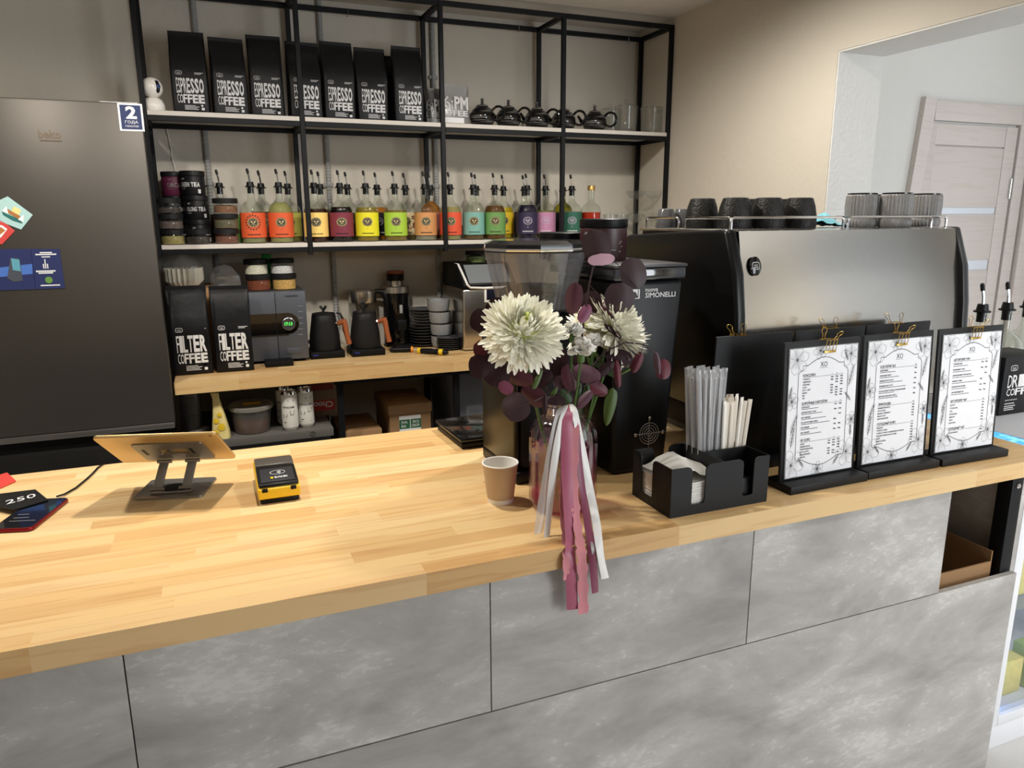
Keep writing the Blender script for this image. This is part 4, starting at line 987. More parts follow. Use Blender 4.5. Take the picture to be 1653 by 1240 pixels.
# gooseneck kettles on their bases
KM = mat('kettle_black', (24, 24, 26), 0.5)
HW = wood_mat('kettle_wood', [(150, 82, 44), (158, 88, 48), (146, 78, 42)], 0.5, 0.5, 'Z')
def kettle(px, pyb, lab, rz):
    p = atz(px, pyb, BZ)
    t = thing('kettle', (p.x, p.y + 0.075, BZ), lab, 'kettle', 'black gooseneck kettles', rad(rz))
    hb = boxpart('heating_base', t, (-0.076, -0.076, 0), (0.076, 0.076, 0.032), MATTE, 0.004); hb.rotation_euler = (0, 0, rad(25))
    boxpart('base_display', hb, (-0.065, -0.0775, 0.0), (-0.042, -0.0762, 0.005), mat('blue_display', (30, 40, 90), 0.3, emit=(50, 70, 220), estr=0.12))
    G().lathe([(0, 0.033), (0.068, 0.033), (0.070, 0.04), (0.066, 0.10), (0.056, 0.16), (0.053, 0.186), (0.050, 0.19)], 32).build('body', KM, t)
    G().lathe([(0.0515, 0.1902), (0.051, 0.196), (0.012, 0.202), (0, 0.202)], 28).build('lid', KM, t)
    G().tube([(0, 0, 0.200), (0, 0, 0.212), (-0.014, 0, 0.228)], [0.007, 0.006, 0.0055], 8).tube([(0, 0, 0.208), (0.014, 0, 0.228)], [0.006, 0.0055], 8).build('knob', KM, t)
    G().tube([(0.050, 0, 0.150), (0.072, 0, 0.152)], 0.007, 8).build('handle_bracket', CHROME, t)
    G().tube([(0.064, 0, 0.148), (0.092, 0, 0.160)], [0.010, 0.013], 10).tube([(0.090, 0, 0.166), (0.096, 0, 0.15), (0.103, 0, 0.10), (0.112, 0, 0.055)], [0.0125, 0.0125, 0.0115, 0.0125], 10).build('handle', HW, t)
    G().tube([(-0.062, 0, 0.06), (-0.085, 0, 0.07), (-0.098, 0, 0.11), (-0.100, 0, 0.16), (-0.112, 0, 0.185), (-0.128, 0, 0.188)], [0.010, 0.008, 0.007, 0.006, 0.0055, 0.005], 8).build('spout', KM, t)
kettle(530, 579, 'black kettle with a wooden handle, next to the microwave', -25)
kettle(596, 575, 'black kettle with a wooden handle, next to the tall black grinder', -25)
p = at(585, 560, 3.545)
t = thing('glass_kettle', (p.x + 0.01, 3.545, BZ), 'glass kettle with a steel collar and black handle behind the black kettles', 'kettle')
zk = at(585, 467, 3.545).z - BZ
G().lathe([(0, 0.02), (0.072, 0.02), (0.072, 0.03), (0.066, zk - 0.06)], 28).build('glass', GLASS, t); G().lathe([(0, 0), (0.078, 0), (0.078, 0.02), (0, 0.02)], 28).build('base', BLACK, t)
G().lathe([(0.066, zk - 0.06), (0.068, zk - 0.055), (0.066, zk - 0.006), (0.06, zk), (0, zk)], 28).build('steel_collar', STEEL, t)
G().tube([(0.06, 0, zk - 0.012), (0.10, -0.01, zk - 0.014), (0.118, -0.01, zk - 0.06), (0.124, -0.01, 0.10), (0.118, -0.01, 0.06)], [0.012, 0.015, 0.016, 0.015, 0.012], 10).build('handle', BLACK, t)
# tall single-dose grinder
p = atz(647, 560, BZ)
t = thing('coffee_grinder', (p.x, p.y + 0.06, BZ), 'tall black cylindrical grinder with a wooden cap on the back worktop', 'grinder')
zg = at(647, 462, p.y + 0.06).z - BZ; zw = at(649, 437, p.y + 0.06).z - BZ
r4 = 0.066
G().lathe([(0, 0), (r4 + 0.004, 0), (r4 + 0.004, 0.01), (r4, 0.012), (r4 - 0.003, zg - 0.03)], 32).build('body', GLOSSB, t)
G().lathe([(r4 - 0.002, zg - 0.0295), (r4, zg - 0.028), (r4 - 0.001, zg), (r4 - 0.006, zg + 0.004), (0.045, zg + 0.004), (0.04, zg + 0.002), (0.037, zg + 0.002), (0.037, zg + 0.028), (0, zg + 0.028)], 32).build('steel_collar', STEEL, t)
G().lathe([(0.038, zg + 0.0282)] + [(0.041 + (0.0015 if k % 2 else -0.0015), zg + 0.030 + k * 0.0055) for k in range(8)] + [(0.040, zw - 0.012)], 28).build('bellows', BLACK, t)
G().lathe([(0, zw - 0.0118), (0.041, zw - 0.0118), (0.042, zw - 0.004), (0.040, zw), (0, zw)], 28).build('wooden_cap', HW, t)
boxpart('dosing_chute', t, (-0.016, -0.088, 0.085), (0.028, -0.05, 0.135), BLACK, 0.004)
G().tube([(0.006, -0.07, 0.088), (0.006, -0.072, 0.05)], [0.018, 0.014], 12).build('chute_nozzle', BLACK, t)
boxpart('switch_plate', t, (0.0, -0.068, 0.165), (0.014, -0.06, 0.205), INKG, 0.001); boxpart('foot_tray', t, (-0.03, -0.10, 0), (0.06, -0.04, 0.012), BLACK, 0.003)
# plates, bowls, saucers
DK = mat('dark_stoneware', (64, 66, 70), 0.35); GRY = mat('grey_stoneware', (138, 140, 142), 0.55, vary=0.15, vscale=150)
pl = G().lathe([(0, 0), (0.05, 0), (0.052, 0.003), (0.072, 0.010), (0.073, 0.0125), (0.070, 0.0125), (0.05, 0.006), (0, 0.005)], 30).mesh('plate', DK)
p = at(687, 555, 3.48)
YP = 3.50; zp = at(687, 497, YP).z - BZ
npl = 13
ORD = ['bottom', 'second', 'third', 'fourth', 'fifth', 'sixth', 'seventh', 'eighth', 'ninth', 'tenth', 'eleventh', 'twelfth', 'topmost']
for k in range(npl):
    o = link('plate', pl, loc=(p.x + 0.004 * sin(k), YP, BZ + k * (zp - 0.013) / (npl - 1)))
    tag(o, ORD[k] + ' dark grey plate, counted from below, in the tall stack beside the bowls', 'plate', 'stack of dark plates')
bl = G().lathe([(0, 0), (0.040, 0), (0.048, 0.004), (0.053, 0.02), (0.055, 0.056), (0.0535, 0.056), (0.050, 0.02), (0.042, 0.008), (0, 0.006)], 30).mesh('bowl', GRY)
p = atz(718, 566, BZ); yb = p.y + 0.115
px0 = at(710, 520, yb).x
zb4 = at(716, 483, yb).z - BZ
for k in range(4):
    o = link('bowl', bl, loc=(px0 + (0.010, 0.008, 0.002, -0.006)[k], yb, BZ + k * (zb4 - 0.056) / 3)); o.rotation_euler = (0, 0, 0.3 * k)
    tag(o, 'grey stoneware bowl in the stack on the back worktop, ' + ('lowest', 'second from below', 'third from below', 'topmost')[k], 'bowl', 'stack of grey bowls')
    if k == 3:
        t = thing('teaspoon', (px0 - 0.006, yb, BZ + zb4 - 0.056 + 0.010), 'dark spoon sticking out of the topmost grey bowl', 'spoon')
        G().tube([(0.035, 0.0, 0.004), (-0.02, 0, 0.03), (-0.058, 0, 0.052)], [0.003, 0.002, 0.0025], 6).build('handle', DK, t); G().lathe([(0, -0.002), (0.008, 0), (0.011, 0.003), (0, 0.002)], 10, axis_scale=(1.4, 1)).build('scoop', DK, t, loc=(0.036, 0, 0.004))
sc = G().lathe([(0, 0), (0.035, 0), (0.037, 0.003), (0.060, 0.009), (0.061, 0.0115), (0.058, 0.0115), (0.036, 0.006), (0, 0.005)], 28).mesh('saucer', DK)
p = atz(727, 566, BZ)
for k in range(6):
    o = link('saucer', sc, loc=(at(727, 560, p.y + 0.03).x + 0.002 * sin(2 * k), p.y + 0.045, BZ + k * 0.0098)); tag(o, 'dark saucer in the short stack before the bowls, ' + ('lowest', 'second from below', 'third from below', 'fourth from below', 'fifth from below', 'topmost')[k], 'saucer', 'stack of dark saucers')
# screwdrivers
YEL = mat('tool_yellow', (222, 188, 30), 0.45); ORG = mat('tool_orange', (224, 140, 30), 0.45)
def driver(a, b, c, lab, col, rings):
    A, B, Cc = atz(*a, BZ + 0.014), atz(*b, BZ + 0.014), atz(*c, BZ + 0.014)
    t = thing('screwdriver', (A.x, A.y, BZ + 0.0142), lab, 'screwdriver', 'screwdrivers on the back worktop')
    A2 = Vector((0, 0, 0)); B2 = B - A; C2 = Cc - A
    B2.z = C2.z = 0; C2.z = -0.004
    n = [A2.lerp(B2, k/6) for k in range(7)]
    G().tube(n, [0.008, 0.0135, 0.0125, 0.0125, 0.0135, 0.012, 0.009], 10).build('handle', BLACK, t)
    for f0, f1 in rings: G().tube([A2.lerp(B2, f0), A2.lerp(B2, f1)], 0.0139, 10).build('handle_ring', col, t)
    if (C2 - B2).length > 0.01: G().tube([B2, C2], 0.0032, 8).build('shaft', STEEL, t)
driver((629, 565), (667, 564), (702, 562), 'black and orange screwdriver with a steel shaft beside the kettle base', ORG, [(0.9, 1.0)])
driver((723, 569), (674, 566), (674, 566), 'black and yellow screwdriver handle lying before the saucers', YEL, [(0.15, 0.28), (0.88, 0.98)])
# ice maker
p0 = atz(746, 568, BZ); IY = p0.y + 0.0
ix0 = at(747, 540, IY).x + 0.004; ix1 = ix0 + 0.27
iz = at(750, 428, IY).z - BZ
t = thing('ice_maker', (ix0, IY, BZ), 'steel ice maker with a black lid and white trim on the back worktop', 'ice maker')
boxpart('body', t, (0.0, 0.0, 0.004), (ix1 - ix0, min(0.33, YW - IY - 0.02), iz - 0.11), STEEL, 0.012, seg=3)
side = [(0.0, iz - 0.109), (0.0, iz - 0.09), (0.10, iz - 0.0), (0.33, iz), (0.33, iz - 0.109)]
yl = min(0.33, YW - IY - 0.02)
g = G().add([(x, y * yl / 0.33, z) for x in (0.004, ix1 - ix0 - 0.004) for y, z in side], [(0, 1, 2, 3, 4), (9, 8, 7, 6, 5), (0, 5, 6, 1), (1, 6, 7, 2), (2, 7, 8, 3), (3, 8, 9, 4), (4, 9, 5, 0)])
g.build('upper_housing', BLACK, t, bevel=0.004)
def sl(f): return (yl * 0.10/0.33 * f - 0.0025, iz - 0.09 + 0.09 * f)
g = G(); q0, q1 = sl(0.06), sl(0.94)
g.add([(0.035, q0[0], q0[1]), (0.24, q0[0], q0[1]), (0.24, q1[0], q1[1]), (0.035, q1[0], q1[1])], [(0, 1, 2, 3)]); g.build('window', mat('smoky_window', (120, 124, 128), 0.15), t, smooth=0)
g = G().tube([(0.012, yl*0.5, iz - 0.004), (0.012, sl(1.0)[0], iz - 0.003), (0.016, sl(0.5)[0] - 0.004, sl(0.5)[1]), (0.022, sl(0.0)[0] - 0.004, iz - 0.092), (0.036, -0.005, iz - 0.104), (0.10, -0.005, iz - 0.108), (0.25, -0.005, iz - 0.108)], 0.0055, 8)
g.build('white_trim', WHITE, t)
boxpart('control_panel', t, (0.115, -0.005, iz - 0.165), (0.20, 0.0, iz - 0.115), mat('panel_navy', (24, 26, 40), 0.25), 0.001)
boxpart('panel_frame', t, (0.105, -0.004, iz - 0.175), (0.21, 0.0005, iz - 0.1095), WHITE, 0.001)
p = at(768, 426, IY + 0.17)
jar(p.x, IY + 0.17, BZ + iz, 0.050, 0.055, 0.03, (120, 144, 84), 'green-filled glass jar on top of the ice maker', 'jar on the ice maker', 0.018)
# ------------------------------------------------------------------ espresso machine
MB = mat('machine_black', (14, 14, 15), 0.30)
t = thing('espresso_machine', (1.575, 1.50, ZT), 'large black espresso machine with a polished steel back panel on the bar', 'espresso machine')
ML, MR, MT = -0.405, 0.405, 1.523 - ZT
prof = [(0.0, MT), (-0.02, MT - 0.10), (-0.036, MT - 0.20), (-0.044, MT - 0.30), (-0.044, MT - 0.40), (-0.036, MT - 0.465)]
def cap(x0, x1):
    """end cap: outline in (y, z), extruded along x"""
    out = [(y - 0.016, z) for y, z in prof]
    out[0] = (0.004, MT + 0.004)
    poly = out + [(0.46, MT - 0.465), (0.525, MT - 0.10), (0.475, MT - 0.018), (0.03, MT + 0.004)]
    n = len(poly)
    g = G().add([(x0, y, z) for y, z in poly] + [(x1, y, z) for y, z in poly],
                [tuple(range(n)), tuple(range(n, 2*n))[::-1]] + [(i, (i+1) % n, (i+1) % n + n, i + n) for i in range(n)])
    return g
cap(ML, ML + 0.034).build('side_panel', MB, t, bevel=0.010, seg=3)
cap(MR - 0.026, MR).build('side_panel', mat('machine_grey', (46, 46, 47), 0.35), t, bevel=0.006, seg=2)
rows = [[(ML + 0.035 + (MR - ML - 0.062) * k / 12, y + 0.004 * sin(pi * k / 12), z) for k in range(13)] for y, z in [(0.012, MT + 0.002)] + prof]
rows = [[(p[0], 0.09, MT + 0.002) for p in rows[0]]] + rows
g = G().grid(rows)
g.build('steel_back_panel', mat('polished_steel', (208, 203, 196), 0.16, 1.0, bump=0.02, bscale=5), t, smooth=60, solid=0.002)
boxpart('body', t, (ML + 0.036, 0.035, MT - 0.455), (MR - 0.03, 0.44, MT - 0.006), MB)
boxpart('cup_tray', t, (ML + 0.036, 0.092, MT - 0.0055), (MR - 0.03, 0.455, MT + 0.002), STEEL, 0.001)
boxpart('drip_tray', t, (ML + 0.02, 0.03, MT - 0.535), (MR - 0.02, 0.50, MT - 0.47), MATTE, 0.006)
boxpart('seam_strip', t, (ML + 0.03, -0.03, MT - 0.472), (MR - 0.03, -0.024, MT - 0.468), CHROME)
for x in (ML + 0.06, MR - 0.06):
    for y in (0.06, 0.44): G().lathe([(0, 0), (0.024, 0), (0.02, MT - 0.5355), (0, MT - 0.5355)], 16).build('foot', BLACK, t, loc=(x, y, 0))
b = at(1219, 430, 1.478)
bo = G().lathe([(0, 0), (0.021, 0), (0.021, 0.003), (0.019, 0.0045), (0, 0.0045)], 28, axis_scale=(0.85, 1.12)).build('badge', GLOSSB, t, loc=(b.x - 1.575, -0.0205, b.z - ZT), rot=(rad(90 - 11), 0, 0))
bo['label'] = 'round black badge with white lettering'
g = G(); badge(g, 0, 0, 0.022, 0.018); g.build('badge_lettering', INKW, bo, loc=(0, 0, 0.005), rot=(rad(-90), 0, 0), smooth=0)
# wire rails round the cup tray
def rail(pts): G().tube(pts, 0.0033, 8).build('cup_rail', CHROME, t)
def arch(x0, y0, x1, y1, h=0.030, z0=MT + 0.002):
    d = Vector((x1 - x0, y1 - y0, 0)); L = d.length; d /= L; a = Vector((x0, y0, z0)); r = 0.010
    return [a, a + Vector((0, 0, h - r)), a + d * r * 0.3 + Vector((0, 0, h - r * 0.3)), a + d * r + Vector((0, 0, h)), a + d * (L - r) + Vector((0, 0, h)), a + d * (L - r * 0.3) + Vector((0, 0, h - r * 0.3)), a + d * L + Vector((0, 0, h - r)), a + d * L]
def mx(px, Y): return at(px, 352, Y).x - 1.575
rail(arch(mx(1180, 1.545), 0.045, mx(1362, 1.545), 0.045)); rail(arch(mx(1369, 1.545), 0.045, mx(1528, 1.545), 0.045))
rail(arch(ML + 0.05, 0.05, ML + 0.045, 0.24)); rail(arch(ML + 0.045, 0.27, ML + 0.04, 0.43)); rail(arch(MR - 0.05, 0.06, MR - 0.05, 0.42))
# cups standing upside down on the machine
TZ = ZT + MT + 0.0022
RAKU = mat('rough_black_ceramic', (34, 33, 32), 0.32, bump=0.7, bscale=160)
tcup = G().lathe([(0.0, 0.083), (0.028, 0.083), (0.034, 0.081), (0.041, 0.060), (0.0465, 0.03), (0.0475, 0.012), (0.0455, 0.0), (0.043, 0.0), (0.043, 0.01), (0.03, 0.07), (0, 0.076)], 30).mesh('cup', RAKU)
for i, (px, Y) in enumerate(((1133, 1.80), (1186, 1.70), (1239, 1.68), (1290, 1.67), (1209, 1.83), (1262, 1.82))):
    p = at(px, 350, Y); o = link('ceramic_cup', tcup, loc=(p.x, Y, TZ)); tag(o, 'rough black ceramic cup upside down on the machine, ' + ('leftmost and set back', 'second from the left', 'third from the left', 'beside the blue cloth', 'behind the second and third', 'behind the third and fourth')[i], 'cup', 'black ceramic cups on the espresso machine')
ecup = G().lathe([(0, 0.056), (0.019, 0.056), (0.022, 0.054), (0.028, 0.03), (0.031, 0.004), (0.030, 0.0), (0.028, 0.0), (0.02, 0.05), (0, 0.052)], 24).mesh('cup', mat('grey_glaze', (92, 92, 94), 0.15, coat=0.5))
for i, px in enumerate((1075, 1102)):
    p = at(px, 350, 1.925)
    for k in range(1): o = link('espresso_cup', ecup, loc=(p.x, 1.925, TZ)); tag(o, 'small glossy grey espresso cup on the machine, ' + ('leftmost', 'right of the two')[i], 'cup', 'espresso cups on the machine')
fl_ = []
rowsg = []
FLUTE = mat('grey_fluted_ceramic', (124, 122, 120), 0.5, vary=0.2, vscale=90)
def fluted(h):
    rows = []; n = 64
    for r5, z in ((0.040, 0.0), (0.0425, 0.004), (0.044, h * 0.5), (0.0425, h - 0.004), (0.040, h), (0.030, h)):
        rows.append([((r5 + (0.0009 if j % 2 else -0.0009)) * cos(2*pi*j/n), (r5 + (0.0009 if j % 2 else -0.0009)) * sin(2*pi*j/n), z) for j in range(n)])
    g = G().grid(rows, close=True); g.f.append(tuple(range(n))[::-1]); g.f.append(tuple(range(5*n, 6*n)))
    return g.mesh('cup', FLUTE, smooth=25)
fc_lo, fc_hi = fluted(0.026), fluted(0.066)
rim = G().lathe([(0.0405, 0.066), (0.0405, 0.0695), (0.036, 0.0705), (0.034, 0.0665)], 28).mesh('foot_ring', GLOSSB)
for i, (px, Y) in enumerate(((1389, 1.66), (1445, 1.60), (1492, 1.64), (1402, 1.78), (1452, 1.76))):
    p = at(px, 350, Y)
    nm3 = ('leftmost', 'front middle', 'rightmost', 'back left', 'back middle')[i]
    o = link('fluted_cup', fc_lo, loc=(p.x, Y, TZ)); tag(o, 'lower grey fluted cup of the %s stack on the machine' % nm3, 'cup', 'grey fluted cups on the espresso machine')
    t2 = thing('fluted_cup', (p.x, Y, TZ + 0.0265), 'upper grey fluted cup of the %s stack on the machine' % nm3, 'cup', 'grey fluted cups on the espresso machine')
    link('cup', fc_hi, t2); link('foot_ring', rim, t2)
# blue cloth
p = at(1334, 358, 1.72); rr = random.Random(2); rows = []
for i in range(7):
    rows.append([(0.009 * (j - 3.5) * 1.3 - 0.004 * i, 0.014 * (i - 3), max(0.001, 0.040 * math.exp(-((j - 2.2) / 2.2) ** 2 - ((i - 3) / 2.4) ** 2) + rr.uniform(-0.004, 0.005))) for j in range(8)])
o = G().grid(rows).build('cleaning_cloth', mat('turquoise_cloth', (106, 176, 190), 0.9, sheen=0.3, bump=0.5, bscale=300), loc=(p.x, 1.70, TZ + 0.003), smooth=60, solid=0.0015); tag(o, 'crumpled turquoise cloth between the black and the grey cups', 'cloth')

# ------------------------------------------------------------------ grinders on the bar
t = thing('hopper_grinder', (0.712, 1.615, ZT), 'black coffee grinder with a clear bean hopper behind the flowers', 'grinder')
DM = mat('dark_metal', (58, 54, 44), 0.32, 0.85)
boxpart('base', t, (-0.096, -0.115, 0.0), (0.09, 0.12, 0.03), BLACK, 0.006)
boxpart('body', t, (-0.084, -0.112, 0.0305), (0.086, 0.11, 0.385), MATTE, 0.02, seg=4)
boxpart('side_cover', t, (-0.098, -0.105, 0.0305), (-0.0845, 0.112, 0.372), DM, 0.006, seg=3)
G().lathe([(0.06, 0.3855), (0.085, 0.398), (0.089, 0.40), (0.120, 0.53)], 36, cap=False).build('hopper', clear('smoky_hopper', (228, 228, 230), 0.08, 0.20, 0.08, (176, 176, 180)), t)
G().lathe([(0, 0.388), (0.078, 0.396), (0.096, 0.435), (0.06, 0.452), (0, 0.456)], 30).build('coffee_beans', mat('dark_beans', (38, 24, 18), 0.5, vary=0.7, vscale=160, bump=1.0, bscale=130), t)
G().lathe([(0.117, 0.531), (0.124, 0.531), (0.126, 0.536), (0.124, 0.549), (0.104, 0.557), (0, 0.557)], 10).build('hopper_lid', mat('lid_gloss', (26, 26, 28), 0.12, coat=0.6), t, smooth=0)
G().lathe([(0.1262, 0.534), (0.1275, 0.537), (0.1262, 0.540)], 10).build('lid_rim', CHROME, t, smooth=0)
g2 = thing('logo_grinder', (0.937, 1.47, ZT), 'black on-demand grinder with white lettering beside the espresso machine', 'grinder')
g = G().add([(-0.085, 0, 0.0), (0.062, 0, 0), (0.062, 0.29, 0), (-0.085, 0.29, 0), (-0.092, 0, 0.465), (0.094, 0, 0.465), (0.094, 0.31, 0.465), (-0.092, 0.31, 0.465)], [(0, 3, 2, 1), (4, 5, 6, 7), (0, 1, 5, 4), (1, 2, 6, 5), (2, 3, 7, 6), (3, 0, 4, 7)])
g.build('body', mat('grinder_black', (20, 21, 23), 0.4), g2, bevel=0.012, seg=3)
SM = clear('smoke_plastic', (120, 120, 124), 0.10, 0.35, 0.08, (60, 60, 62))
boxpart('hopper_window', g2, (-0.096, -0.004, 0.466), (0.096, 0.345, 0.494), SM, 0.004)
boxpart('hopper_lid', g2, (-0.099, -0.006, 0.4945), (0.099, 0.35, 0.502), mat('lid_grey', (48, 48, 50), 0.35), 0.002)
g = G(); a = at(1041, 481, 1.47); b = at(1090, 471, 1.47)
g.add(*fit('SIMONELLI', a.x - 0.937, b.x - 0.937, a.z - ZT, a.z - ZT + 0.012, 0.015)); g.add(*fit('nuova', a.x - 0.937, a.x - 0.937 + 0.034, a.z - ZT + 0.014, a.z - ZT + 0.021, 0.01))
x0 = at(1020, 480, 1.47).x - 0.937; z0 = a.z - ZT - 0.001
g.prism([(x0, z0), (x0 + 0.004, z0), (x0 + 0.004, z0 + 0.016), (x0 + 0.009, z0 + 0.016), (x0 + 0.0145, z0 + 0.006), (x0 + 0.0145, z0 + 0.022), (x0, z0 + 0.022)], 0, 0.0004); g.prism([(x0 + 0.005, z0), (x0 + 0.0155, z0), (x0 + 0.0155, z0 + 0.003)], 0, 0.0004); g.prism([(x0 + 0.0165, z0), (x0 + 0.020, z0), (x0 + 0.020, z0 + 0.022), (x0 + 0.0165, z0 + 0.022)], 0, 0.0004)
g.build('brand_lettering', INKW, g2, loc=(0, -0.0012, 0), smooth=0)
fc = at(1046, 699, 1.468)
fg = G()
for r6 in (0.007, 0.0135, 0.020, 0.0265): fg.tube([(r6*cos(u), 0, r6*sin(u)) for u in [2*pi*k/28 for k in range(28)]], 0.0009, 5, closed=True)
fg.tube([(-0.036, 0.001, 0), (0.036, 0.001, 0)], 0.0009, 5).tube([(0, 0.001, -0.036), (0, 0.001, 0.036)], 0.0009, 5)
fo = fg.build('fan_guard', mat('guard_wire', (186, 184, 180), 0.35, 0.35), g2, loc=(fc.x - 0.937, -0.007, fc.z - ZT))
for u in range(4):
    G().lathe([(0, 0), (0.0045, 0), (0.0045, 0.004), (0.002, 0.0055), (0, 0.0055)], 12).build('screw', STEEL, fo, loc=(0.0385*cos(u*pi/2), 0.003, 0.0385*sin(u*pi/2)), rot=(rad(90), 0, 0))
# cocoa jars standing on that grinder's lid
LZ = ZT + 0.5022
p = at(975, 400, 1.66)
t = thing('cocoa_jar', (p.x, 1.665, LZ), 'plum brown cocoa jar with a black lid on top of the lettered grinder', 'jar')
G().lathe([(0, 0), (0.057, 0), (0.059, 0.003), (0.059, 0.078), (0.057, 0.08)], 32).build('jar', mat('plum_label', (58, 32, 34), 0.4), t)
G().lathe([(0.0595, 0.0802), (0.0605, 0.082), (0.0605, 0.1), (0.058, 0.102), (0, 0.102)], 32).build('lid', BLACK, t)
g = G(); g.add(*fit('КАКАО', -0.058, -0.012, 0.054, 0.070, 0.05))
for a, b, z in ((0.004, 0.044, 0.046), (0.004, 0.04, 0.042), (0.004, 0.046, 0.034), (0.004, 0.026, 0.026), (0.004, 0.04, 0.022), (-0.05, -0.03, 0.014), (-0.012, 0.02, 0.010)): g.add([(a, 0, z), (b, 0, z), (b, 0, z + 0.0018), (a, 0, z + 0.0018)], [(0, 1, 2, 3)])
bend(g, 0.0598).build('lettering', INKG, t, smooth=0)
t.rotation_euler = (0, 0, rad(-22))
p = at(918, 395, 1.72)
t = thing('cocoa_jar', (p.x + 0.032, 1.735 - 0.0, LZ), 'low brown jar with a black lid behind the clear hopper', 'jar')
t.location.x = 0.848; t.location.y = 1.762
G().lathe([(0, 0), (0.052, 0), (0.054, 0.003), (0.054, 0.046)], 30).build('jar', mat('brown_glass', (70, 40, 26), 0.25), t); G().lathe([(0.0545, 0.0462), (0.056, 0.048), (0.056, 0.066), (0.053, 0.068), (0, 0.068)], 30).build('lid', BLACK, t)

# ------------------------------------------------------------------ scale beside the grinder
t = thing('coffee_scale', (0.655, 1.915, ZT), 'flat black scale lying on the bar behind the grinder', 'scale', rz=rad(2))
boxpart('housing', t, (-0.075, -0.105, 0.0), (0.085, 0.105, 0.018), BLACK, 0.005, seg=3); boxpart('platform', t, (-0.08, -0.112, 0.0205), (0.09, 0.108, 0.031), GLOSSB, 0.004, seg=3); boxpart('display_edge', t, (0.0, 0.1085, 0.021), (0.05, 0.1115, 0.03), CHROME)
boxpart('support', t, (-0.05, -0.06, 0.0181), (0.05, 0.06, 0.0204), BLACK)

# ------------------------------------------------------------------ napkin holder
HM = mat('holder_black', (26, 26, 27), 0.48)
hx0, hx1, hy0, hy1, hz = 0.834, 1.083, 1.199, 1.348, 0.106
t = thing('napkin_holder', (hx0, hy0, ZT), 'black plastic bar caddy with napkins and straws on the bar', 'napkin holder')
W, D, tk2 = hx1 - hx0, hy1 - hy0, 0.003
boxpart('floor_plate', t, (0, 0, 0), (W, D, 0.004), HM)
def wall_cut(name, p0, p1, cuts, h=hz):
    """upright wall from p0 to p1 (x, y) with round-bottomed slots (u0, u1, z0)"""
    L = (Vector(p1) - Vector(p0)).length; r = 0.012
    poly = [(0, 0.004), (L, 0.004), (L, h)]
    for u0, u1, zc in sorted(cuts, reverse=True):
        poly += [(u1 + r, h)] + [(u1 + r - r*sin(k), h - r + r*cos(k)) for k in (0.5, 1.05, pi/2)]
        poly += [(u1 - 0.006 + 0.006*cos(k), zc + 0.006 - 0.006*sin(k)) for k in (0.0, 0.8, pi/2)] + [(u0 + 0.006 - 0.006*sin(k), zc + 0.006 - 0.006*cos(k)) for k in (0.0, 0.8, pi/2)]
        poly += [(u0 - r + r*sin(k), h - r + r*cos(k)) for k in (pi/2, 1.05, 0.5)] + [(u0 - r, h)]
    poly += [(0, h)]
    a = math.atan2(p1[1] - p0[1], p1[0] - p0[0])
    return G().prism(poly, 0, tk2).build(name, HM, t, loc=(p0[0], p0[1], 0), rot=(0, 0, a), smooth=20)
wall_cut('front_wall', (0.0031, 0), (W - 0.0031, 0), [(0.048, 0.082, 0.022), (0.178, 0.206, 0.022)])
wall_cut('side_wall', (0, D), (0, 0), [(0.034, 0.078, 0.02)]).location.x = 0.0
wall_cut('side_wall', (W, 0), (W, D), [])
wall_cut('back_wall', (W - 0.0031, D), (0.0031, D), [(0.155, 0.195, 0.03)])
boxpart('divider', t, (0.128, 0.0035, 0.004), (0.131, D - 0.0035, hz), HM); boxpart('divider', t, (0.1315, 0.072, 0.004), (W - 0.0035, 0.075, hz), HM)
NAP = mat('white_napkin', (236, 234, 228), 0.9)
ns = G().box((-0.058, -0.064, 0.0), (0.058, 0.064, 0.0018)).mesh('napkin', NAP, smooth=0)
for k in range(26):
    o = link('napkin', ns, loc=(hx0 + 0.0655 + random.uniform(-0.001, 0.001), hy0 + 0.073 + random.uniform(-0.0012, 0.0012), ZT + 0.0045 + 0.0024 * k)); o.rotation_euler = (0, 0, random.uniform(-0.012, 0.012))
    tag(o, 'white paper napkin in the stack filling the caddy', 'napkin', 'napkins in the caddy')
rows = []
for i in range(9):
    rows.append([(-0.058 + 0.0145 * j, -0.062 + 0.0155 * i, 0.003 + 0.024 * math.exp(-((j - 3.0 - 0.25 * i) / 2.6) ** 2) + 0.008 * math.exp(-((i - 4) / 2.5) ** 2) + 0.002 * sin(2.1 * j + i)) for j in range(9)])
o = G().grid(rows).build('napkin', NAP, loc=(hx0 + 0.0655, hy0 + 0.073, ZT + 0.0045 + 0.0024 * 26), smooth=60, solid=0.001); tag(o, 'topmost white napkin, puffed up and creased, in the caddy', 'napkin')
# straws: long ones in clear film, shorter ones in paper
SF = clear('straw_film', (240, 240, 240), 0.06, 0.32, 0.15, (214, 214, 216)); SP = mat('straw_paper', (228, 218, 204), 0.8); SP2 = mat('straw_paper_white', (240, 236, 228), 0.8)
ST = mat('straw_plastic', (206, 206, 208), 0.35)
def sachet(L, w4, d4):
    rows = []
    for z, ww, dd in ((0, w4, 0.0006), (0.006, w4, d4), (L - 0.010, w4, d4), (L - 0.003, w4*1.05, 0.0006), (L, w4*1.05, 0.0005)):
        rows.append([(ww * math.copysign(abs(cos(a))**0.7, cos(a)), dd * sin(a), z) for a in [2*pi*k/8 for k in range(8)]])
    return G().grid(rows, close=True)
pap = sachet(0.203, 0.0052, 0.0034).mesh('paper_sleeve', SP); pap2 = sachet(0.207, 0.0056, 0.0034).mesh('paper_sleeve', SP2)
fil = sachet(0.282, 0.0062, 0.0042).mesh('film_sleeve', SF); stw = G().tube([(0, 0, 0.006), (0, 0, 0.262)], 0.0038, 8).mesh('straw', ST)
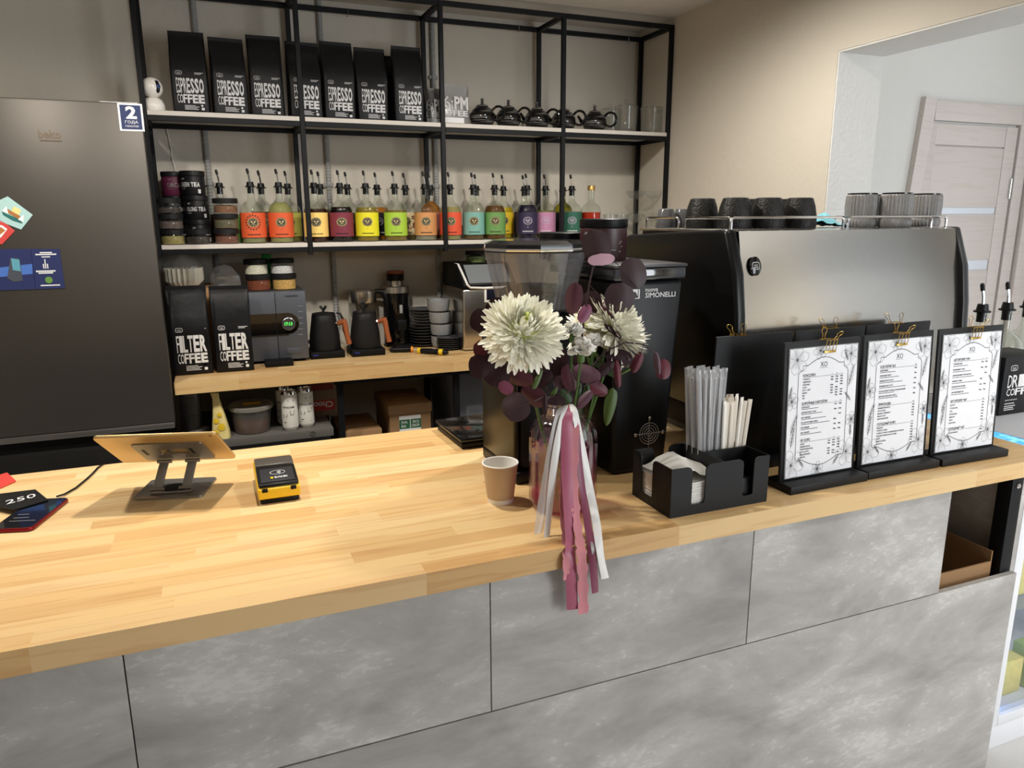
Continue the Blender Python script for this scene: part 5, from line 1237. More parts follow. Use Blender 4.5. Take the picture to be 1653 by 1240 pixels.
rs = random.Random(12); bx, by = hx0 + 0.1335, hy0 + 0.079
for k in range(16):
    u, v = (k % 6) / 5.0, (k // 6) / 2.0
    x, y = bx + 0.008 + 0.040 * u, by + 0.010 + 0.044 * v + 0.004 * (k % 2)
    t2 = thing('film_wrapped_straw', (x, y, ZT + 0.0045), 'straw in clear film standing in the caddy', 'straw', 'film-wrapped straws in the caddy', rs.uniform(-0.5, 0.5))
    t2.rotation_euler = (0.02 + rs.uniform(-0.01, 0.01), -0.085 + 0.10 * u + rs.uniform(-0.006, 0.006), rs.uniform(-0.4, 0.4)); t2.location.z += 0.001
    link('film_sleeve', fil, t2); link('straw', stw, t2)
for k in range(20):
    u, v = (k % 7) / 6.0, (k // 7) / 2.0
    x, y = bx + 0.060 + 0.046 * u, by + 0.008 + 0.046 * v + 0.004 * (k % 2)
    o = link('paper_wrapped_straw', pap if k % 4 else pap2, loc=(x, y, ZT + 0.0055 + rs.uniform(0, 0.006)))
    o.rotation_euler = (0.02 + rs.uniform(-0.015, 0.015), -0.04 + 0.12 * u + rs.uniform(-0.012, 0.012), rs.uniform(-0.5, 0.5)); tag(o, 'straw in a paper sleeve standing in the caddy', 'straw', 'paper-wrapped straws in the caddy')
for k in range(5):
    o = boxpart('sugar_sachet', None, (-0.030, -0.004, 0), (0.030, 0.004, 0.052), mat('black_sachet', (20, 20, 21), 0.3), 0.002)
    o.location = (hx0 + 0.185 - 0.004 * (k % 2), hy0 + 0.014 + 0.0115 * k, ZT + 0.005 + 0.026); o.rotation_euler = (rad(-6), 0, 0)
    tag(o, 'black sachet standing in the front pocket of the caddy, ' + ('nearest the bar edge', 'second', 'third', 'fourth', 'at the back')[k], 'sachet', 'black sachets in the caddy')

# ------------------------------------------------------------------ menu stands
def stroke(g, pts, w=0.0007, y=0.0, closed=False):
    pts = [Vector((p[0], 0, p[1])) for p in pts]
    if closed: pts = pts + [pts[0], pts[1]]
    L = []
    for i, p in enumerate(pts):
        d = (pts[min(i + 1, len(pts) - 1)] - pts[max(i - 1, 0)]); d = d.normalized() if d.length > 1e-9 else Vector((1, 0, 0))
        n = Vector((-d.z, 0, d.x)) * w / 2; L.append((p + n, p - n))
    vs = [(q.x, y, q.z) for ab in L for q in ab]
    g.add(vs, [(2*i, 2*i + 1, 2*i + 3, 2*i + 2) for i in range(len(L) - 1)])
PWm, PHm = 0.203, 0.297
def clamp(p): return (max(-PWm/2 + 0.001, min(PWm/2 - 0.001, p[0])), max(0.001, min(PHm - 0.001, p[1])))
def sk_flower(g, x, z, r, rot, seed):
    rr = random.Random(seed)
    for k in range(6):
        a = rot + 2*pi*k/6; pts = []
        for i in range(13):
            s = -1 + 2*i/12; rad_ = r * (0.25 + 0.75 * (1 - s*s) ** 0.45) * (1 + rr.uniform(-0.05, 0.05))
            pts.append(clamp((x + rad_ * cos(a + s*0.55), z + rad_ * sin(a + s*0.55))))
        stroke(g, pts, 0.0006)
        for q in range(3):
            b = a + (q - 1) * 0.25; stroke(g, [clamp((x + r*f*cos(b), z + r*f*sin(b))) for f in (0.2, 0.45, 0.62)], 0.0004)
    for k in range(12):
        a = 2*pi*k/12; stroke(g, [clamp((x, z)), clamp((x + r*0.22*cos(a), z + r*0.22*sin(a)))], 0.0009)
def sk_leaf(g, x, z, L, rot, n=5):
    d = Vector((cos(rot), sin(rot))); nrm = Vector((-d.y, d.x))
    def P(a, b): q = Vector((x, z)) + d*a + nrm*b; return clamp((q.x, q.y))
    stroke(g, [P(0, 0), P(L, 0)], 0.0006)
    for k in range(n):
        for s in (-1, 1):
            a = L * (0.1 + 0.17*k); w = L*0.32*(1 - 0.1*k); pts = [P(a, 0), P(a + w*0.45, s*w*0.32), P(a + w*1.05, s*w*0.42), P(a + w*0.6, s*w*0.10), P(a, 0)]
            stroke(g, pts, 0.0005)
def border():
    g = G(); w, h = PWm, PHm
    X = lambda u: -w/2 + u*w
    Z = lambda v: h*(1 - v)
    left = [(X(0.20), Z(0.135)), (X(0.20), Z(0.165)), (X(0.155), Z(0.18)), (X(0.135), Z(0.20)), (X(0.135), Z(0.855)), (X(0.155), Z(0.872)), (X(0.24), Z(0.872)), (X(0.27), Z(0.885))]
    bot = [(X(0.27 + 0.46*k/12), Z(0.885 + 0.045 * sin(pi*k/12))) for k in range(1, 12)]
    top_ = [(X(0.27 + 0.46*k/12), Z(0.135 - 0.055 * sin(pi*k/12))) for k in range(1, 12)]
    right = [(-p[0], p[1]) for p in left]
    loop = [(X(0.27), Z(0.135)), (X(0.20), Z(0.135))] + left[1:] + bot + right[::-1] + [(X(0.73), Z(0.135))] + top_[::-1]
    stroke(g, loop, 0.0015, closed=True)
    for x, z, r, ro, s in ((0.11, 0.085, 0.034, 0.3, 1), (0.90, 0.075, 0.030, 1.0, 2), (0.055, 0.40, 0.020, 0.2, 3), (0.955, 0.60, 0.018, 0.5, 4), (0.08, 0.90, 0.036, 0.8, 5), (0.90, 0.86, 0.034, 0.1, 6), (0.47, 0.962, 0.018, 0.4, 7), (0.44, 0.03, 0.020, 0.2, 8)):
        sk_flower(g, X(x), Z(z), r, ro, s)
    for x, z, L, ro in ((0.05, 0.28, 0.03, -1.8), (0.88, 0.34, 0.055, 1.3), (0.05, 0.66, 0.05, 1.2), (0.93, 0.45, 0.03, 2.3), (0.06, 0.77, 0.05, 1.4), (0.70, 0.95, 0.03, 0.9), (0.80, 0.03, 0.03, -1.2), (0.26, 0.93, 0.03, 2.2), (0.95, 0.74, 0.03, 1.6)):
        sk_leaf(g, X(x), Z(z), L, ro)
    return g
MENUS = [
 ('menu with classic coffee and coffee cocktails, leftmost of the three front menus', [('КЛАССИКА', ['ЭСПРЕССО', 'АМЕРИКАНО', 'КАПУЧИНО', 'ЛАТТЕ', 'ФЛЭТ - УАЙТ', 'МОККО', 'РАФ', 'ЧАЙ'], 3), ('КОФЕЙНЫЕ КОКТЕЙЛИ', ['КАПУОРАНЖ*', 'МЯТНЫЙ КОФЕ С ЧИЛИ*', 'РАФ ЛАВАНДА*', 'РАФ ЦИТРУСОВЫЙ СОРБЕТ*', 'РАФ ПРЯНЫЙ*', 'РАФ СНИКЕРС*'], 2), ('НЕ КОФЕ', ['КАКАО', 'ПРЯНЫЙ КАКАО', 'ГОРЯЧИЙ ШОКОЛАД', 'МАТЧА ЛАТТЕ', 'БРЕД-АПЕЛЬСИН', 'МАСАЛА'], 3)]),
 ('menu with cocktails, lemonades and cold coffee, middle of the three front menus', [('КОКТЕЙЛИ Б/А', ['МАЛИНОВЫЙ*', 'РУБИНОВЫЙ ТВИСТ*', 'ПРЯНЫЙ ЙОГУРТ САУЭР*', 'РОЗОВЫЙ КОКО САУЭР*', 'БОТАНИЧЕСКИЙ ЭСПРЕССО-ТОНИК ОРХИДЕЯ*', 'БЕРГАМОТ КОЛД БРЮ СПРИТЦ*'], 1), ('ЛИМОНАДЫ', ['КРЫМСКИЙ МОХИТО', 'ЛИЧИ И РОЗА', 'ЯБЛОКО С ГРЕЙПФРУТ', 'МАНГО И ТАЙ', 'МАНГО-МАРАКУЙЯ'], 1), ('ХОЛОДНЫЙ КОФЕ', ['КОЛД БРЮ', 'ЭСПРЕССО ТОНИК', 'ЭСПРЕССО ТОНИК С РОЗМАРИНОМ И ОГУРЦОМ', 'КОЛД БРЮ ТОНИК КИТКАТ И ЛАЙМ', 'БАМБЛ', 'БАМБЛ НА ЗЕРНЕ', 'АЙС ЛАТТЕ'], 1)]),
 ('menu with teas, rightmost of the three front menus', [('АВТОРСКИЕ ЧАИ', ['ТАЁЖНЫЙ КЕДР*', 'МАЛИНОВЫЙ С ЧИЛИ*', 'СМОРОДИНОВЫЙ С БЕРГАМОТОМ*', 'ОБЛЕПИХА ТЫКВА*', 'ЮЖНЫЙ НИНГО-ПАПАЙЯ*', 'ГЛИНТВЕЙНОВЫЙ ЧАЙ*'], 2), ('КИТАЙСКИЕ ЧАИ', ['ШУ ПУЭР', 'ТЕ ГУАНЬ ИНЬ', 'ГАБА', 'БАЙ МУ ДАНЬ', 'ДЯНЬ ХУН', 'СЕНЧА', 'ДА ХУН ПАО'], 1), ('ХОЛОДНЫЙ ЧАЙ', ['В АССОРТИМЕНТЕ'], 1)])]
def menu_print(sections):
    g = G(); w, h = PWm, PHm; x0, x1 = -w*0.30, w*0.30
    textg(g, 'XO', 0, h*0.845, 0.0165, 0.0, 'CENTER', 0.85)
    g.box((-0.012, 0, h*0.836), (0.012, 0.0001, h*0.838))
    n = sum(2.4 + sum(1.9 if i.endswith('*') else 1.0 for i in it) for _, it, _ in sections)
    z = h*0.805; dz = (h*0.805 - h*0.125) / n
    for hd, items, cols in sections:
        z -= dz*1.2; textg(g, hd, x0, z, 0.0082, 0.0002, sx=0.80); g.box((x0, 0, z - 0.0022), (x1, 0.0001, z - 0.0016))
        for c in range(cols): textg(g, '250'[:3] if cols == 1 else 'SML'[c], x1 - 0.006 - 0.0145*(cols - 1 - c), z, 0.0032, 0.0001, 'CENTER')
        z -= dz*0.45
        for k, it in enumerate(items):
            z -= dz*0.78
            textg(g, it.rstrip('*'), x0, z, 0.0046, 0.00012, sx=0.80)
            for c in range(cols):
                if cols > 1 and (k * 7 + c * 3) % 5 == 4: continue
                textg(g, '%dр' % (150 + 10 * ((k * 3 + c * 5) % 12)), x1 - 0.006 - 0.0145*(cols - 1 - c), z, 0.0042, 0.00014, 'CENTER')
            if it.endswith('*'):
                z -= dz*0.9; L = 0.05 + 0.012 * ((k * 5) % 4); g.box((x0, 0, z + 0.0024), (x0 + L, 0.0001, z + 0.0036))
                z -= 0
            z -= dz*0.22
        z -= dz*0.75
    return g
STAND = mat('stand_black', (20, 20, 21), 0.5); LAM = mat('laminated_paper', (240, 241, 245), 0.35, coat=0.15); EDGE = clear('laminate_edge', (200, 204, 206), 0.10, 0.25, 0.1, (150, 154, 156))
border_mesh = border().mesh('floral_print', mat('sketch_ink', (70, 70, 76), 0.7), smooth=0)
BWm, BHm = 0.226, 0.318
def clip_parts(parent, x, z, back=False):
    """gold wire binder clip gripping the board's top edge"""
    s = 1 if not back else -1
    y = -0.004 * s
    bar_ = boxpart('clip_bar', parent, (x - 0.017, min(y - 0.004*s, y), z - 0.026), (x + 0.017, max(y - 0.004*s, y), z - 0.021), GOLD, 0.001)
    g = G()
    for dx in (-0.016, -0.005, 0.006, 0.016): g.tube([(x + dx, y - 0.003*s, z - 0.023), (x + dx * 0.95, y - 0.008*s, z + 0.004)], 0.0008, 5)
    g.tube([(x - 0.0165, y - 0.008*s, z + 0.004), (x + 0.0165, y - 0.008*s, z + 0.004)], 0.0008, 5)
    g.tube([(x - 0.0165, 0.010*s, z + 0.004), (x + 0.0165, 0.010*s, z + 0.004)], 0.0008, 5).tube([(x - 0.0165, y - 0.008*s, z + 0.004), (x - 0.0165, 0.010*s, z + 0.004)], 0.0008, 5).tube([(x + 0.0165, y - 0.008*s, z + 0.004), (x + 0.0165, 0.010*s, z + 0.004)], 0.0008, 5)
    g.build('clip_frame', GOLD, parent)
    def loop(cx, ang, y0):
        pts = [(-0.004, 0), (-0.0035, 0.012)] + [(0.0075*cos(a), 0.021 + 0.0075*sin(a)) for a in [rad(225 - 30*k) for k in range(10)]] + [(0.0035, 0.012), (0.004, 0)]
        return [(cx + p[0], y0 - p[1]*sin(ang)*s, z + 0.003 + p[1]*cos(ang)) for p in pts]
    G().tube(loop(x - 0.009, 0.1, 0.006*s), 0.0008, 5).build('clip_handle', GOLD, parent)
    G().tube(loop(x + 0.009, 0.75, y - 0.006*s), 0.0008, 5).build('clip_handle', GOLD, parent)
def stand(x, y, rz, lab, group, sections=None, face=-1, seed=0, cx=0.0):
    t = thing('menu_stand', (x, y, ZT), lab, 'menu', group, rad(rz))
    boxpart('base', t, (-0.117, 0, 0), (0.117, 0.080, 0.019), STAND, 0.002)
    bd = boxpart('board', t, (-BWm/2, 0, 0), (BWm/2, 0.007, BHm), STAND, 0.002)
    h = Vector(bd.location); tilt = rad(-3.0)
    bd.rotation_euler = (tilt, 0, 0); bd.location = Vector((0, 0.040, 0.0185)) + Matrix.Rotation(tilt, 3, 'X') @ h
    off = Vector((0, -0.0035, -BHm/2))
    if sections:
        pg2 = boxpart('menu_sheet', bd, (-PWm/2 - 0.002, -0.0022, 0.004), (PWm/2 + 0.002, -0.0004, PHm + 0.008), EDGE); pg2.location = Vector(pg2.location) + off
        o = boxpart('paper', None, (-PWm/2, -0.0010, -PHm/2), (PWm/2, -0.0001, PHm/2), LAM); o.parent = pg2; o.location = (0, -0.0014, 0)
        o = link('floral_print', border_mesh, pg2, (0, -0.0021, -PHm/2)); o = menu_print(sections).build('lettering', INKB, pg2, loc=(0, -0.0021, -PHm/2), smooth=0)
    c = bpy.data.objects.new('binder_clip', None); COL.objects.link(c); c.parent = bd; c.location = (cx, -0.004, BHm/2)
    clip_parts(c, 0, -0.004)
    return t
def mxx(px, py): return at(px, py, 1.25).x
for i, (xc, y) in enumerate(((1.272, 1.207), (1.512, 1.213), (1.753, 1.209))):
    stand(xc, y, (1, 0, -1)[i], MENUS[i][0], 'front row of menu stands', MENUS[i][1], cx=(0.012, 0.0, 0.005)[i])
for i, (xc, lab) in enumerate(((1.185, 'leftmost'), (1.418, 'middle'), (1.648, 'rightmost'))):
    t = stand(xc, 1.452, 180, 'black menu stand seen from behind, %s of the three in the back row' % lab, 'back row of menu stands', cx=(0.045, -0.004, 0.004)[i])
# ------------------------------------------------------------------ vase, flowers and ribbons
VX, VY = 0.662, 1.350
t = thing('glass_vase', (VX, VY, ZT), 'ribbed clear glass vase with pink water, ribbons round its neck', 'vase')
n = 72; rows = []
vp = [(0.050, 0.0), (0.064, 0.004), (0.0715, 0.018), (0.0715, 0.15), (0.069, 0.172), (0.060, 0.192), (0.047, 0.204), (0.042, 0.209), (0.0415, 0.222)]
for r7, z in vp:
    amp = 0.0016 if 0.003 < z < 0.2 else 0.0
    rows.append([((r7 + amp * cos(18 * 2*pi*j/n)) * cos(2*pi*j/n), (r7 + amp * cos(18 * 2*pi*j/n)) * sin(2*pi*j/n), z) for j in range(n)])
g = G().grid(rows, close=True); g.f.append(tuple(range(n))[::-1]); g.build('ribbed_glass', clear('vase_glass', (246, 240, 246), 0.17), t, smooth=30)
g = G()
for z in (0.211, 0.217, 0.223): g.lathe([(0.0415, z - 0.002), (0.0440, z), (0.0415, z + 0.002)], 32)
g.lathe([(0.0415, 0.226), (0.046, 0.228), (0.046, 0.234), (0.0425, 0.236), (0.040, 0.233), (0.0395, 0.20)], 32).build('neck_ring', clear('vase_neck', (246, 244, 246), 0.10), t)
G().lathe([(0, 0.003), (0.060, 0.005), (0.0675, 0.02), (0.0675, 0.135), (0, 0.136)], 40).build('pink_water', clear('pink_water', (226, 130, 178), 0.04, 0.22, 0.05, (176, 84, 128)), t)
# ribbons
def ribbon(name, pts, w5, m, label=None, ruffle=0.0, seed=0):
    """a flat strip following pts, its width along the local x axis"""
    pts = [Vector(p) for p in pts]; dense = []
    for i in range(len(pts) - 1):
        p0, p1, p2, p3 = pts[max(i-1, 0)], pts[i], pts[i+1], pts[min(i+2, len(pts)-1)]
        for k in range(8):
            u = k / 8.0; dense.append(0.5 * ((2*p1) + (p2 - p0)*u + (2*p0 - 5*p1 + 4*p2 - p3)*u*u + (3*p1 - p0 - 3*p2 + p3)*u**3))
    dense.append(pts[-1]); rows = []
    for i, p in enumerate(dense):
        a = 0.35 * sin(i * 0.17 + seed); wv = Vector((cos(a), sin(a) * 0.6, 0))
        ww = w5/2 * min(1, 0.35 + i / 10.0)
        row = []
        for j in range(5):
            s = (j - 2) / 2.0; e = ruffle * sin(i * 1.25 + seed) * abs(s)
            row.append(tuple(p + wv * (ww * s * (1 + 0.18 * ruffle / 0.004 * (sin(i * 1.25 + seed) if ruffle else 0) * (1 if s > 0 else -1) * s)) + Vector((0, -0.0012 * (1 - s*s) - abs(e), 0))))
        rows.append(row)
    o = G().grid(rows).build(name, m, rb, smooth=60, solid=0.0005)
    if label: o['label'] = label
rb = thing('ribbon_bow', (VX, VY, ZT), 'white, pink and maroon ribbons tied to the vase and hanging over the bar edge', 'ribbon')
SHEER = clear('sheer_white', (244, 244, 242), 0.03, 0.28, 0.3, (232, 230, 228)); SATW = mat('white_satin', (236, 234, 232), 0.35, sheen=0.3)
SATP = mat('rose_satin', (168, 84, 110), 0.38, sheen=0.3); RUF = mat('dusty_pink_chiffon', (206, 132, 140), 0.75, sheen=0.3); MAR = mat('maroon_satin', (122, 46, 76), 0.4, sheen=0.3)
def rp(px, py, Y): q = at(px, py, Y); return (q.x - VX, q.y - VY, q.z - ZT)
K = [rp(916, 653, 1.292)]
EY = YF - 0.006
ribbon('ribbon', K + [rp(904, 664, 1.268), rp(893, 712, 1.256), rp(884, 765, 1.250), rp(875, 815, 1.242), rp(869, 862, 1.222)], 0.019, SHEER, 'sheer white ribbon')
ribbon('ribbon', K + [rp(909, 672, 1.262), rp(899, 720, 1.250), rp(892, 770, 1.244), rp(887, 820, 1.236), rp(882, 872, 1.213)], 0.015, SATW, 'white satin ribbon', seed=1)
ribbon('ribbon', K + [rp(916, 676, 1.258), rp(914, 740, 1.240), rp(917, 800, 1.215), rp(920, 862, 1.178), rp(920, 893, EY), rp(922, 930, EY - 0.006), rp(924, 984, EY - 0.004)], 0.023, SATP, 'rose satin ribbon', seed=2)
ribbon('ribbon', [(p[0] + 0.004, p[1], p[2]) for p in K] + [rp(926, 690, 1.260), rp(924, 760, 1.236), rp(928, 820, 1.206), rp(934, 866, 1.172), rp(938, 895, EY - 0.010), rp(940, 940, EY - 0.012), rp(941, 990, EY - 0.008)], 0.020, RUF, 'dusty pink ruffled ribbon', 0.004, 3)
ribbon('ribbon', [(p[0] - 0.003, p[1], p[2]) for p in K] + [rp(913, 700, 1.262), rp(909, 760, 1.244), rp(908, 820, 1.222), rp(912, 870, 1.182), rp(913, 900, EY - 0.002), rp(914, 935, EY - 0.003)], 0.014, RUF, 'narrow dusty pink ruffled ribbon', 0.003, 5)
ribbon('ribbon', [(p[0] + 0.006, p[1] + 0.002, p[2]) for p in K] + [rp(928, 680, 1.264), rp(934, 740, 1.246), rp(942, 800, 1.222), rp(950, 855, 1.178), rp(955, 884, EY), rp(958, 920, EY - 0.005), rp(961, 957, EY - 0.003)], 0.016, MAR, 'maroon satin ribbon', seed=4)
ribbon('ribbon', [(p[0] + 0.008, p[1], p[2]) for p in K] + [rp(928, 668, 1.266), rp(940, 725, 1.252), rp(951, 785, 1.232), rp(962, 840, 1.188), rp(967, 878, EY - 0.001), rp(971, 905, EY - 0.008), rp(977, 934, EY - 0.006)], 0.017, SATW, 'white satin ribbon on the right', seed=6)
ribbon('ribbon', [(p[0] + 0.008, p[1], p[2]) for p in K] + [rp(924, 668, 1.270), rp(934, 725, 1.258), rp(944, 785, 1.238), rp(954, 842, 1.194), rp(958, 880, EY + 0.001), rp(962, 905, EY - 0.002), rp(967, 932, EY - 0.002)], 0.014, SHEER, 'sheer white ribbon on the right', seed=7)
# blooms
def petal_mat(name, c0, c1):
    return mat(name, c0, 0.6, sheen=0.2)
PET = mat('cream_petal', (250, 248, 232), 0.55, sheen=0.15); PETG = mat('green_petal', (222, 230, 140), 0.55); CARN = mat('white_carnation', (242, 240, 234), 0.6); STEMG = mat('stem_green', (72, 104, 46), 0.5)
def petal(g, base, dirv, up, L, w6, curl):
    """one spoon-shaped petal from base along dirv, curling towards up"""
    side = dirv.cross(up).normalized(); up2 = side.cross(dirv).normalized(); rows = []
    for k, (f, ww) in enumerate(((0, 0.25), (0.3, 0.75), (0.62, 1.0), (0.86, 0.85), (1.0, 0.25))):
        c = base + dirv * (L * f) + up2 * (curl * L * f * f)
        rows.append([tuple(c - side * w6 * ww + up2 * 0.25 * w6 * ww), tuple(c), tuple(c + side * w6 * ww + up2 * 0.25 * w6 * ww)])
    g.grid(rows)
def mum(name_lab, centre, axis, R2, stem_to, seed, flat=0.75):
    rr = random.Random(seed)
    t = thing('chrysanthemum', centre, name_lab, 'flower', 'white chrysanthemums')
    ax = Vector(axis).normalized(); rot = Vector((0, 0, 1)).rotation_difference(ax).to_matrix()
    g, gc = G(), G(); N = 430
    for i in range(N):
        f = (i + 0.5) / N; th_ = 2.39996 * i + rr.uniform(-0.12, 0.12)
        inc = 2.0 * f ** 0.62 + rr.uniform(-0.10, 0.10)             # angle from the axis
        d = Vector((sin(inc) * cos(th_), sin(inc) * sin(th_), cos(inc)))
        L = R2 * (0.30 + 0.36 * f ** 0.5) * rr.uniform(0.80, 1.16)
        up = Vector((0, 0, 1)) if inc > 0.55 else Vector((-cos(th_), -sin(th_), 0.4))
        base = Vector((d.x, d.y, d.z * flat)) * R2 * (0.30 + 0.14 * f)
        curl = (0.50 - 0.42 * f) * rr.uniform(0.6, 1.4) - (0.25 if f > 0.85 else 0)
        petal(gc if f < 0.05 else g, rot @ base, (rot @ Vector((d.x, d.y, d.z * flat)) + Vector((0, 0, -0.10 * f))).normalized(), (rot @ up).normalized(), L, R2 * (0.048 + 0.026 * f) * rr.uniform(0.8, 1.15), curl)
    o = g.build('petals', PET, t, smooth=60); o['kind'] = 'stuff'
    o = gc.build('centre_petals', PETG, t, smooth=60); o['kind'] = 'stuff'
    G().lathe([(0, -R2*0.3), (R2*0.22, -R2*0.25), (R2*0.36, 0), (R2*0.34, R2*0.2), (0, R2*0.32)], 16, rot.to_4x4()).build('flower_head', PETG, t)
    e = Vector(stem_to) - Vector(centre); s0 = -(ax) * R2 * 0.25
    G().tube([s0, s0.lerp(e, 0.35) + Vector((0, 0, -0.01)), s0.lerp(e, 0.7), e], 0.0035, 8).build('stem', STEMG, t)
NECK = (VX, VY, ZT + 0.02)
mum('large white chrysanthemum with a green centre, on the left of the bouquet', at(845, 534, 1.30), (-0.06, -0.62, 0.62), 0.080, (VX - 0.015, VY - 0.01, ZT + 0.02), 1)
mum('white chrysanthemum seen from the side, on the right of the bouquet', at(994, 531, 1.335), (0.62, -0.30, 0.5), 0.080, (VX + 0.02, VY, ZT + 0.02), 2)
mum('half hidden white chrysanthemum opening upwards on the right of the bouquet', at(962, 527, 1.375), (-0.25, -0.05, 0.9), 0.068, (VX + 0.01, VY + 0.02, ZT + 0.02), 3)
def carnation(px, py, Y, r8, lab, seed):
    rr = random.Random(seed); c = at(px, py, Y); t = thing('carnation', c, lab, 'flower', 'small white carnations')
    g = G()
    for i in range(46):
        f = (i + 0.5) / 46; inc = 1.75 * f ** 0.6; th_ = 2.39996 * i
        d = Vector((sin(inc)*cos(th_), sin(inc)*sin(th_) , cos(inc))); d = Vector((d.x, d.y * 0.9 - 0.3, d.z)).normalized()
        petal(g, d * r8 * 0.2, d, Vector((rr.uniform(-1, 1), rr.uniform(-1, 1), 1)).normalized(), r8 * rr.uniform(0.72, 0.95), r8 * 0.34, rr.uniform(-0.3, 0.5))
    o = g.build('petals', CARN, t, smooth=40); o['kind'] = 'stuff'
    e = Vector(NECK) - c
    G().lathe([(0, -r8*1.0), (r8*0.28, -r8*0.9), (r8*0.34, -r8*0.3), (r8*0.25, 0)], 10).build('calyx', STEMG, t); G().tube([(0, 0, -r8*0.9), e * 0.4 + Vector((0, 0, -0.01)), e], 0.0022, 6).build('stem', STEMG, t)
carnation(925, 537, 1.29, 0.0215, 'small white carnation right beside the large bloom', 1)
carnation(938, 566, 1.275, 0.0260, 'small white carnation in the middle, lowest', 2)
carnation(957, 555, 1.30, 0.0200, 'small white carnation in the middle, a little higher', 3)
carnation(988, 556, 1.31, 0.0215, 'small white carnation under the right chrysanthemum', 4)
# burgundy eucalyptus: every leaf is a part
def leaf_mesh(name, m, point=0.0):
    rows = []; 
    for k in range(13):
        f = k / 12.0; w7 = 0.5 * (math.sqrt(max(0, 1 - (2*f - 1) ** 2)) ** (0.8)) * (1 - point * f)
        rows.append([(s * max(w7, 0.02), 0.10 * abs(s) * w7 * 2 - 0.05 * sin(pi * f), f) for s in (-1, -0.5, 0, 0.5, 1)])
    return G().grid(rows).mesh(name, m, smooth=60, solid=0.012)
LM = {k: leaf_mesh('leaf', mat('leaf_' + k, c, 0.5, sheen=0.1, vary=0.12, vscale=3)) for k, c in dict(D=(44, 18, 26), B=(56, 34, 40), M=(76, 26, 42), R=(92, 18, 38), P=(190, 148, 164), V=(98, 66, 80), K=(124, 62, 90)).items()}
STEMB = mat('dark_stem', (48, 24, 28), 0.55)
FACE = (CAM - Vector((0.68, 1.33, 1.25))).normalized()
def branch(lab, stem, leaves, Ys):
    base = Vector((VX, VY, ZT + 0.03)); t = thing('eucalyptus_branch', base, lab, 'branch', 'burgundy eucalyptus branches')
    pts = [at(px, py, Y) - base for px, py, Y in stem]; pts = [Vector((0.004, 0, 0))] + pts
    G().tube(pts, [0.0026 - 0.0016 * i / len(pts) for i in range(len(pts))], 6).build('stem', STEMB, t)
    rr = random.Random(len(leaves))
    for px, py, w8, h8, ang, k, dY in leaves:
        c = at(px, py, Ys + dY) - base; sc_ = (Ys + dY) * 1.18 / F_PX
        W8, H8 = w8 * sc_ * 1.08, h8 * sc_ * 1.08
        # leaf plane faces the viewer, tilted a little
        f = (FACE + Vector((rr.uniform(-0.35, 0.35), rr.uniform(-0.1, 0.1), rr.uniform(-0.3, 0.3)))).normalized()
        upv = (Vector((0, 0, 1)) - f * f.z).normalized(); rt = upv.cross(f).normalized() * -1
        a = rad(ang); zax = upv * cos(a) + rt * sin(a); xax = zax.cross(-f) * -1; xax = (-f).cross(zax).normalized()
        R3 = Matrix((xax, -f, zax)).transposed()
        o = link('leaf', LM[k], t); o.matrix_local = Matrix.Translation(c - zax * H8 / 2) @ R3.to_4x4() @ Matrix.Diagonal((W8, H8, H8, 1))
        near = min(pts[1:], key=lambda p: (p - c).length)
        G().tube([near, c - zax * H8 * 0.48], 0.0007, 4).build('twig', STEMB, t)
branch('tall burgundy eucalyptus branch rising above the right chrysanthemum', [(925, 650, 1.34), (934, 590, 1.325), (941, 530, 1.315), (945, 500, 1.31), (951, 460, 1.31), (958, 430, 1.31), (970, 417, 1.31), (984, 412, 1.31)],
    [(963, 397, 41, 46, 20, 'B', 0), (971, 419, 40, 17, 5, 'P', -0.01), (1023, 441, 41, 46, 10, 'B', 0), (1000, 481, 44, 44, -10, 'B', -0.01), (992, 498, 38, 34, 0, 'M', 0.0), (926, 482, 25, 46, -8, 'M', 0.0), (955, 488, 30, 34, 15, 'D', 0.04), (944, 506, 17, 30, -30, 'K', -0.005), (989, 534, 8, 34, 52, 'D', -0.03)], 1.31)
branch('burgundy eucalyptus branch spreading left behind the large bloom', [(900, 650, 1.33), (868, 606, 1.34), (835, 585, 1.35), (800, 560, 1.36), (790, 530, 1.36)],
    [(801, 498, 30, 28, 40, 'D', 0.03), (779, 518, 34, 34, -20, 'D', 0.03), (780, 566, 26, 30, 20, 'R', 0.02), (773, 592, 28, 34, 10, 'D', 0.0), (802, 604, 38, 36, -25, 'D', -0.01), (836, 608, 26, 46, 72, 'M', -0.02), (872, 586, 28, 32, 30, 'D', -0.01), (788, 583, 22, 34, -12, 'D', 0.01), (816, 626, 18, 24, 60, 'K', -0.03)], 1.345)
branch('burgundy eucalyptus branch drooping in front of the vase neck', [(912, 648, 1.31), (900, 640, 1.30), (880, 640, 1.285), (862, 648, 1.27)],
    [(896, 583, 38, 44, 0, 'D', 0.03), (921, 610, 26, 42, 14, 'M', 0.0), (947, 604, 26, 44, 70, 'V', -0.02), (862, 640, 28, 42, 62, 'M', 0.01), (833, 657, 42, 40, -60, 'B', -0.01), (880, 654, 8, 32, 0, 'D', -0.02), (943, 645, 15, 34, -38, 'V', -0.01), (905, 617, 20, 24, -30, 'V', 0.02), (966, 628, 20, 32, 60, 'R', 0.0), (904, 600, 30, 30, 40, 'D', 0.03), (935, 590, 26, 34, -20, 'D', 0.05), (875, 612, 24, 36, -50, 'D', 0.03), (898, 647, 28, 14, 5, 'D', -0.01)], 1.30)
